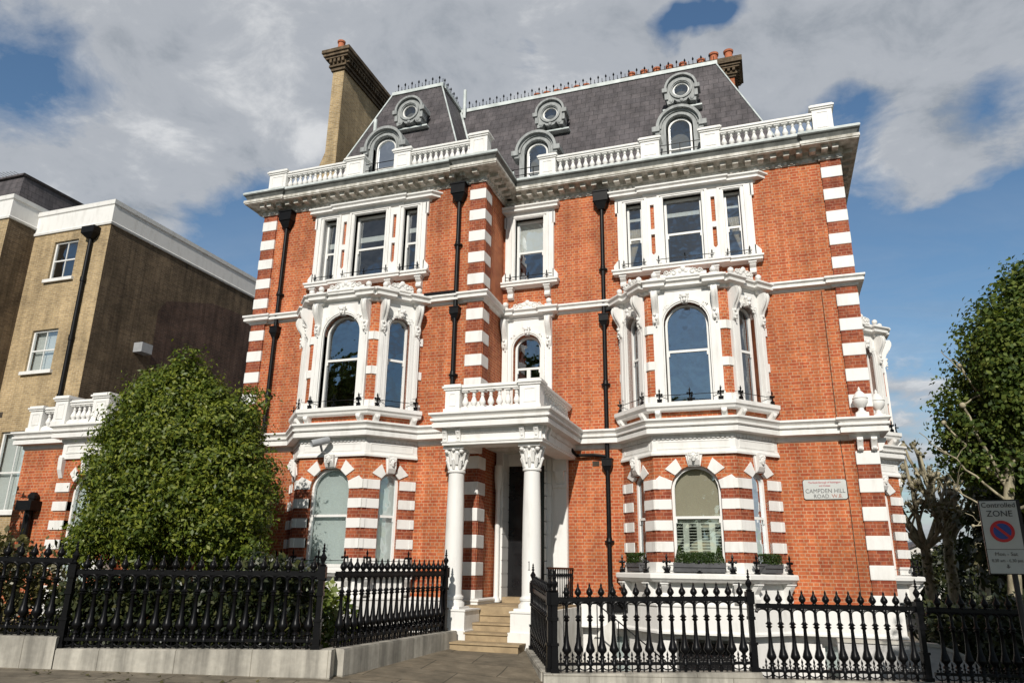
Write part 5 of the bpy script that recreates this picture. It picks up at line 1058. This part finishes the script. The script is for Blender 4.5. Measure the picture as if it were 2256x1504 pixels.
def hedge(name, label, ma, x0, x1, yf, yb, z0, zt, n, sz, seed=0, cat='hedge', top_noise=.2, kind=None):
    r_ = np.random.default_rng(seed); t_ = r_.uniform(0, 1, n); P = np.zeros((n, 3)); P[:, 0] = x0+(x1-x0)*t_; yfr = np.array([yf(x) for x in P[:, 0]]); dep = r_.uniform(0, 1, n)**1.5*yb
    P[:, 1] = yfr+dep; h = np.array([zt(x) for x in P[:, 0]])+np.sin(P[:, 0]*3.1+seed)*top_noise*.5+np.sin(P[:, 0]*7.7)*top_noise*.3; P[:, 2] = z0+(h-z0)*r_.uniform(0, 1, n)**.8+r_.normal(0, .05, n)
    Q = np.tile([0, -.7, .6], (n, 1)); o = leaves(name, ma, P, Q, sz); tag(o, label, cat); return o
yl = lambda off: (lambda x: -7.17+(x+6.65)*math.tan(R(20))+off)
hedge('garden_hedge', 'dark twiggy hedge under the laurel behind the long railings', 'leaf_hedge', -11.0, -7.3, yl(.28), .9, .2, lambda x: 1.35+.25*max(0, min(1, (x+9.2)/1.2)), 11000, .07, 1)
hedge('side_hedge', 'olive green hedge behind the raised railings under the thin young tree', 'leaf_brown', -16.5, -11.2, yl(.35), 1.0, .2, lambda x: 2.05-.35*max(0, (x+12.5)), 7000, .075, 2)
gs = hedge('garden_shrub', 'bright green leafy shrub behind the railings beside the path', 'leaf_light', -8.6, -7.5, lambda x: -5.6, .9, .3, lambda x: 1.25-.2*abs(x+8.1), 900, .09, 3, 'shrub')
# thin young tree at the far left in front of the neighbour
yt = thing('young_tree', 'thin young tree with sparse olive leaves before the yellow house', 'tree', (-18.6, -5.8, .2))
b = MB(); limb_tube(b, (-18.75, -5.8, .2), (-18.3, -5.8, 4.6), .05, .015, .08)
for k in range(10): z = 1.6+k*.3; limb_tube(b, (-18.55+.02*k, -5.8, z), (-18.5+random.uniform(-.9, .9), -5.8+random.uniform(-.6, .6), z+random.uniform(.2, .6)), .018, .006, .04, 5, 4)
b.build('trunk', 'bark_dark', yt, smooth=60)
P, Q = clumped([(-18.6, -5.8, 3.5, .9, .7, 1.0), (-18.3, -5.8, 4.2, .6, .5, .7), (-18.9, -5.8, 2.6, .7, .6, .8)], 95, 11, .16, .2); leaves('crown', 'leaf_brown', P, Q, .10, yt, 2.2)
# plane tree at the right
pt = thing('plane_tree', 'leafy plane tree with pale bare limbs behind the zone sign', 'tree', (5.75, 6, -.3))
b = MB(); limb_tube(b, (5.75, 6, -.5), (6.05, 6, 2.6), .19, .15, .02, 10); limb_tube(b, (6.05, 6, 2.6), (6.45, 6, 5.6), .15, .10, .04, 10); limb_tube(b, (6.45, 6, 5.6), (6.9, 6, 8.6), .10, .05, .06, 8)
for p, q, r0 in (((6.15, 6, 4.0), (5.35, 5.6, 6.2), .06), ((6.2, 6, 3.9), (4.9, 6, 5.8), .05), ((6.15, 6, 4.1), (7.3, 5.6, 5.9), .07), ((6.3, 6, 4.6), (7.9, 6.3, 7.0), .06), ((6.1, 6, 3.6), (4.75, 5.7, 4.9), .04), ((6.0, 6, 3.1), (4.9, 5.8, 3.9), .035), ((6.1, 6, 3.3), (7.6, 5.5, 3.9), .05), ((6.4, 6, 5.2), (5.5, 5.8, 7.4), .05), ((6.6, 6, 6.4), (7.8, 6, 8.8), .05), ((6.0, 6, 2.9), (5.1, 5.5, 2.9), .03)):
    P_ = limb_tube(b, p, q, r0, r0*.5, .05); 
    for k in range(3): j = random.randint(3, 6); limb_tube(b, P_[j], P_[j]+Vector((random.uniform(-.6, .6), random.uniform(-.5, .5), random.uniform(.1, .7))), r0*.4, .01, .04, 5, 4)
    b.ball(tuple(P_[-1]), r0*1.5, 8, 6)
b.build('trunk', 'bark_plane', pt, smooth=60)
P, Q = clumped([(7.0, 5.2, 7.2, 1.3, .8, 1.6), (7.7, 6.6, 7.6, 2.1, 1.9, 2.5), (6.7, 6.6, 6.2, 1.8, 1.6, 1.7), (7.4, 6.8, 4.9, 1.9, 1.5, 1.5), (8.6, 7, 9.3, 1.7, 1.6, 1.7), (5.9, 6.8, 5.2, 1.1, 1.2, 1.2), (8.5, 7.2, 5.5, 1.8, 1.5, 2.0)], 2900, 28, .21, .3); leaves('crown', 'leaf_plane', P, Q, .105, pt, 1.35)
P, Q = clumped([(9.2, 12, 4.0, 3.2, 1.8, 2.6), (8.4, 12, 2.2, 2.0, 1.4, 1.4)], 520, 22, .3, .3); leaves('far_bush', 'leaf_far', P, Q, .17); tag(bpy.data.objects['far_bush'], 'dark evergreen bush behind the zone sign and plane tree', 'bush')
def pollard(label, x, y, zt, zc, s, seed, dens):
    r_ = random.Random(seed); root = thing('pollarded_tree', label, 'tree', (x, y, -.3), 'pollarded trees along the side street'); b_ = MB(); tips = []
    random.seed(seed); limb_tube(b_, (x, y, -.5), (x+.1, y, zt), .22*s, .17*s, .04, 9)
    for k in range(10):
        a = r_.uniform(0, 2*PI); e = r_.uniform(.25, .95); rad = r_.uniform(.8, 1.7)*s; q = Vector((x+rad*math.cos(a)*1.1, y+rad*.6*math.sin(a), zt+(zc-zt)*e)); m_ = Vector((x+.1, y, zt-.1)).lerp(q, .5)+Vector((0, 0, -.15))
        P_ = limb_tube(b_, (x+.1, y, zt-.15), m_, .10*s, .075*s, .04, 7, 3); limb_tube(b_, m_, q, .075*s, .05*s, .06, 7, 4); tips.append(q)
        for j in range(2):
            q2 = m_+Vector((r_.uniform(-.7, .7), r_.uniform(-.4, .4), r_.uniform(.4, 1.2)))*s; limb_tube(b_, m_, q2, .05*s, .035*s, .05, 6, 4); tips.append(q2)
    for q in tips:
        for j in range(4): b_.ball((q.x+r_.uniform(-.06, .06), q.y+r_.uniform(-.06, .06), q.z+r_.uniform(-.03, .1)), r_.uniform(.06, .10)*s, 7, 5)
        for j in range(5): limb_tube(b_, q, q+Vector((r_.uniform(-.2, .2), r_.uniform(-.2, .2), r_.uniform(.1, .32)))*s, .012, .004, .01, 4, 2)
    b_.build('trunk', 'bark_plane', root, smooth=60)
    P, Q = [], []
    for q in tips: k = r_.randint(int(dens*.3), dens); P.append(np.array(q)+rng.normal(0, .13*s, (k, 3))); Q.append(np.tile([0, -.3, .5], (k, 1)))
    for k in range(dens*3): z = r_.uniform(1.0, zt); P.append(np.array([[x+r_.uniform(-.3, .3), y-.2, z]])); Q.append(np.array([[0, -.5, .4]]))
    leaves('crown', 'leaf_brown', np.vstack(P), np.vstack(Q), .11, root, 1.5); random.seed(7)
pollard('tall pollarded tree with knobbly bare limbs against the sky', 6.35, 16, 3.0, 7.1, 1.1, 4, 22)
pollard('pollarded tree with olive tufts close against the house corner', 5.35, 15, 2.7, 6.6, 1.0, 9, 24)
pollard('smaller pollarded tree with dark limbs in front of the grey roofed house', 8.3, 20, 3.8, 7.6, 1.1, 15, 22)
# street trees outside the picture that shade the corner and show in the panes
def street_tree(label, x, y, zc, r, n, lobes=None):
    root = thing('street_tree', label, 'tree', (x, y, 0), 'street trees across the road'); b_ = MB(); limb_tube(b_, (x, y, -.1), (x, y, zc), .22, .12, .06, 9)
    for k in range(6): a = k*1.05; limb_tube(b_, (x, y, zc-r*.7), (x+r*.7*math.cos(a), y+r*.7*math.sin(a), zc+.3), .08, .03, .1)
    b_.build('trunk', 'bark_plane', root, smooth=60)
    P, Q = clumped(lobes or [(x, y, zc, r, r, r*.9), (x+r*.3, y, zc+r*.4, r*.7, r*.7, r*.6)], n, 16, .3, .3); leaves('crown', 'leaf_plane', P, Q, .2 if r < 3 else .45, root, 1.3)
street_tree('leafy street tree shading the corner railings', 5.3, -10.6, 4.3, 2.0, 1100, [(5.3, -10.6, 4.3, 2.0, 1.8, 1.9), (4.5, -10.6, 6.2, .7, .8, .75), (6.4, -10.6, 6.9, 1.5, 1.4, 1.5)])
street_tree('very tall leafy tree across the road from the laurel', -33., -41, 11.5, 7.5, 1100)
street_tree('very tall leafy tree across the road from the porch', -20.5, -45, 13.5, 7, 1000)
street_tree('shorter leafy tree across the road from the window boxes', -7.5, -45, 8.5, 5, 700)
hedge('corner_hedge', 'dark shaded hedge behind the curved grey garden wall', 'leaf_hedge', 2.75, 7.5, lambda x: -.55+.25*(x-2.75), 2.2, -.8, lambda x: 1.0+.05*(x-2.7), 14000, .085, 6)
hedge('twiggy_bush', 'dark twiggy bushes behind the pollarded trunks', 'leaf_hedge', 5.6, 11.5, lambda x: 21+.2*x, 2.5, -.4, lambda x: 2.9+.4*math.sin(x*1.7), 9000, .13, 12, 'bush')
hedge('street_hedge', 'dark hedge across the side street under the plane tree', 'leaf_far', 6.5, 14, lambda x: 8.5+(x-6)*.2, 2.0, -.6, lambda x: 1.3, 4000, .15, 8)

# ================================================================== houses down the side street
def far_house(label, x, y, wd, dp, zt, zr, wall, rz=0.):
    root = thing('distant_house', label, 'house', (x, y, -.4), 'houses along the side street'); b_ = MB(); T = Matrix.Translation((x, y, 0)) @ Matrix.Rotation(rz, 4, 'Z'); b_.T = T
    ops = []; nz = max(2, int(zt/3)); nx = max(2, int(wd/2.2))
    for i in range(nx):
        for k in range(nz): xa = (i+.5)*wd/nx-.45; ops.append(rect(xa, xa+.9, .6+k*zt/nz, .6+k*zt/nz+1.5))
    b_.panel(0, wd, -.6, zt, ops, 0, .15); b_.box(0, wd, .2, dp, -.6, zt-.01); b_.prism_xz([(0, zt), (wd, zt), (wd/2, zr)], .02, dp)
    b_.build('wall', wall, root); r2 = MB(); r2.T = T
    r2.prism_xz([(-.3, zt-.2), (wd/2, zr), (wd+.3, zt-.2), (wd+.3, zt), (wd/2, zr+.25), (-.3, zt)], -.3, dp+.2); ro_ = r2.build('roof', 'slate', root)
    c2 = MB(); c2.T = T; c2.box(wd*.2, wd*.2+.9, dp*.4, dp*.4+.6, zt, zr+1.0); c2.build('chimney', 'far_brick', ro_)
    for q in ops:
        w2 = MB(); w2.T = T; (xa, za), (xb, _), (_, zb), _ = q; w2.ring(rect(xa, xb, za, zb), rins(xa, xb, za, zb, .08), .04, .1); wn_ = w2.build('window', 'white_sash', root); g2 = MB(); g2.T = T; g2.add([(a, .13, z_) for a, z_ in rins(xa, xb, za, zb, .08)], [(0, 1, 2, 3)]); g2.build('glass', 'door_black', wn_)
far_house('distant white house with grey hipped roof between the pollarded trees', 16.2, 46, 5.0, 8, 8.3, 10.6, 'far_wall', .05)
far_house('distant pale house with white window bays beside the zone sign', 12.0, 30, 4.2, 8, 2.6, 3.9, 'far_wall', .1)
far_house('distant red brick house with slate gable behind the zone sign', 16.5, 29, 6, 8, 4.8, 6.4, 'far_brick', .1)
far_house('low distant house with dark roof behind the pollarded trunks', 8.0, 58, 9, 8, 2.6, 4.4, 'far_wall', .05)

# ================================================================== small things
# fallen leaves along the stone walls
k = 150; t_ = rng.uniform(-9, 3, k); o_ = -rng.uniform(.2, 1., k)**2*3-.2; zg = np.interp(t_, [-12, -4.5, .1, 3.3], [.24, .085, -.012, -.17])
P = np.array([(*pl(a, b_), z+.012) for a, b_, z in zip(t_, o_, zg)]); fl_ = leaves('fallen_leaves', 'leaf_brown', P, np.tile([0, 0, 1.], (k, 1)), .05, None, 1.5, .25); fl_['kind'] = 'stuff'; tag(fl_, 'scattered dry fallen leaves on the pavement by the low walls', 'leaves')
# window boxes
def window_box(label, T, hw, ht, cones, two_tone, dy=-.30):
    root = thing('window_box', label, 'planter', tuple(T.translation), 'window boxes on the right bay sill'); b_ = MB(); b_.T = T
    b_.hexa([(-hw, dy, 1.605), (hw, dy, 1.605), (hw, dy+.2, 1.605), (-hw, dy+.2, 1.605)], [(-hw-.02, dy-.02, 1.79), (hw+.02, dy-.02, 1.79), (hw+.02, dy+.22, 1.79), (-hw-.02, dy+.22, 1.79)])
    b_.box(-hw-.03, hw+.03, dy-.035, dy-.02, 1.70, 1.715); b_.build('box', 'planter_grey', root)
    n = int(5200*hw*2); hh = ht; xs = (hw-.02) if not cones else hw-.2; P = np.stack([rng.uniform(-xs, xs, n), dy+.10+rng.uniform(-.1, .1, n), 1.78+rng.uniform(0, hh, n)], 1)
    face = rng.integers(0, 3, n); P[face == 0, 1] = dy-.01+rng.normal(0, .012, (face == 0).sum()); P[face == 1, 2] = 1.78+hh+rng.normal(0, .012, (face == 1).sum())
    if cones:
        for sx in (-1, 1):
            k = 700; z = rng.uniform(0, 1, k); r_ = .11*(1-z)+.01; a = rng.uniform(0, 2*PI, k); P = np.vstack([P, np.stack([sx*(hw-.11)+r_*np.cos(a), dy+.1+r_*np.sin(a), 1.78+z*.36], 1)])
    W_ = np.array([(T @ Vector(q))[:] for q in P]); Q = np.tile(np.array((T.to_3x3() @ Vector((0, -.6, .7)))[:]), (len(W_), 1)); leaves('box_plant', 'leaf_box', W_, Q, .024, root, 1.3)
cl_ = math.hypot(BH-BF, BD)
window_box('wide window box with clipped hedge and two little cones', frame((CB-BF, -BD), (CB+BF, -BD)) @ at(BF, 0), .52, .20, True, False, -.22)
window_box('small window box with square hedge nearest the downpipe', frame((CB-BH, 0), (CB-BF, -BD)) @ at(cl_/2, 0), .25, .19, False, True, -.22)
window_box('small window box with square hedge nearest the street name plate', frame((CB+BF, -BD), (CB+BH, 0)) @ at(cl_/2, 0), .25, .19, False, True, -.22)
# urns on the string course
def urn_mesh():
    b_ = MB(); b_.box(-.13, .13, -.13, .13, 0, .09); b_.lathe([(.10, .09), (.10, .12), (.06, .15), (.055, .20), (.11, .25), (.15, .32), (.155, .38), (.15, .40), (.165, .415), (.15, .43), (.12, .50), (.06, .57), (.03, .59), (.035, .62), (.015, .66), (.001, .69)], (0, 0, 0), 20); return b_
for x, y, lab in ((2.06, -.22, 'white stone urn at the front of the corner ledge, below the quoins'), (2.44, .14, 'white stone urn on the corner ledge, half hidden beside the side bay')):
    b = urn_mesh(); b.T = Matrix.Identity(4); o = b.build('urn', 'white', None, smooth=35); o.location = (x, y, 4.905); tag(o, lab, 'urn', 'urns on the corner ledge')
# corbels that carry the corner ledge
b = MB()
for x in (1.96, 2.24): b.cut(); b.T = at(x, -.06); b.prism_yz([(0, 4.47), (-.17, 4.47), (-.18, 4.42), (-.13, 4.34), (-.09, 4.26), (-.10, 4.21), (0, 4.18)], -.06, .06); b.ball((0, -.14, 4.42), .045, 8, 5, (1.3, 1, 1)); b.ball((0, -.09, 4.24), .04, 8, 5, (1.3, 1, 1))
b.cut(); b.T = frame((XR, -.06), (XR, .5)) @ at(.12, 0); b.prism_yz([(0, 4.47), (-.17, 4.47), (-.18, 4.42), (-.13, 4.34), (-.09, 4.26), (-.10, 4.21), (0, 4.18)], -.06, .06)
b.build_each('ledge_corbel', 'white', house)
# CCTV camera on the left bay
cv = thing('cctv_camera', 'white security camera on the frieze of the bay near the laurel', 'camera', (-10.1, -2.55, 4.35))
b = MB(); b.T = Matrix.Translation((-9.95, -2.85, 4.42)) @ Matrix.Rotation(R(-32), 4, 'Z') @ Matrix.Rotation(R(18), 4, 'X') @ Matrix.Rotation(R(90), 4, 'X'); b.lathe([(.07, -.22), (.085, -.20), (.085, .22), (.075, .24), (.06, .22)], (0, 0, 0), 16); b.build('body', 'metal_grey', cv, smooth=40)
b = MB(); b.tube([(-9.98, -2.5, 4.2), (-9.98, -2.72, 4.22), (-9.95, -2.85, 4.36)], .03, 8); b.build('bracket', 'metal_grey', cv)
# street name plate
sp = thing('street_sign', 'grey street name plate with black and red lettering on the brick wall', 'sign', (1.155, -.03, 3.37))
sq = [(.745, 3.17), (.715, 3.20), (.715, 3.56), (.745, 3.59), (1.565, 3.59), (1.595, 3.56), (1.595, 3.20), (1.565, 3.17)]
b = MB(); b.prism_xz(sq, -.035, -.012); b.build('plate', 'sign_plate', sp); b = MB(); I_ = [(x+(1.155-x)*-.018, z+(3.38-z)*-.035) for x, z in sq]; b.prism_xz(I_, -.025, -.004); b.build('backing', 'sign_frame', sp)
text_on(sp, 'CAMPDEN HILL', .128, at(1.155, -.038, 3.305), 'ink_soft', sx=.92); text_on(sp, 'ROAD.', .118, at(1.08, -.038, 3.195), 'ink_soft', sx=.95); text_on(sp, 'W.8.', .118, at(1.39, -.038, 3.195), 'ink_brown', sx=.95)
text_on(sp, 'The Royal Borough of Kensington', .056, at(1.155, -.038, 3.515), 'ink_red', sx=.86); text_on(sp, 'and Chelsea', .052, at(1.155, -.038, 3.445), 'ink_red', sx=.9)
# controlled zone sign on its post
zs_ = thing('zone_sign', 'white and grey controlled parking zone sign on a dark post', 'sign', (3.33, -4.5, 2.2))
T = Matrix.Translation((3.285, -4.5, 2.18)) @ Matrix.Rotation(R(-4), 4, 'Z'); hw = .24
b = MB(); b.T = T; b.box(-hw, hw, -.006, .0, -.18, .53); b.build('plate', 'sign_plate', zs_); b = MB(); b.T = T; b.box(-hw, hw, -.006, .0, -.53, -.187); b.build('time_plate', 'sign_grey', zs_)
b = MB(); b.T = T; b.box(-hw-.012, hw+.05, .002, .05, -.545, .55); b.build('sign_box', 'sign_frame', zs_)
b = MB(); b.T = T; b.lathe([(.04, -2.6), (.04, .3)], (.08, .1, 0), 12); b.box(.02, .14, .05, .1, -.1, -.04); b.box(.02, .14, .05, .1, .3, .36); b.build('post', 'sign_frame', zs_, smooth=40)
def disc(r0, r1, y, ma, nm):
    b_ = MB(); b_.T = T; n = 40; A = [(r1*math.cos(2*PI*i/n), .08+r1*math.sin(2*PI*i/n)) for i in range(n)]
    if r0: B = [(r0*math.cos(2*PI*i/n), .08+r0*math.sin(2*PI*i/n)) for i in range(n)]; b_.ring(A, B, y, y+.002)
    else: b_.prism_xz(A, y, y+.002)
    b_.build(nm, ma, zs_)
disc(0, .125, -.010, 'sign_blue', 'blue_disc'); disc(.118, .16, -.012, 'sign_red', 'red_ring')
b = MB(); b.T = T @ at(0, 0, .08) @ Matrix.Rotation(R(45), 4, 'Y'); b.box(-.125, .125, -.0135, -.0115, -.02, .02); b.build('red_bar', 'sign_red', zs_)
text_on(zs_, 'Controlled', .103, T @ at(0, -.009, .435), 'ink', sx=.98); text_on(zs_, 'ZONE', .125, T @ at(0, -.009, .30), 'ink', sx=1.0)
text_on(zs_, 'Mon - Sat', .075, T @ at(0, -.009, -.275), 'ink_soft'); text_on(zs_, '8.30 am - 6.30 pm', .062, T @ at(0, -.009, -.365), 'ink_soft', sx=.88)
b = MB(); b.T = T; b.prism_xz([(-.03, -.43), (0, -.46), (.03, -.43), (.012, -.43), (.012, -.40), (-.012, -.40), (-.012, -.43)], -.009, -.006); b.build('arrow', 'ink_soft', zs_)
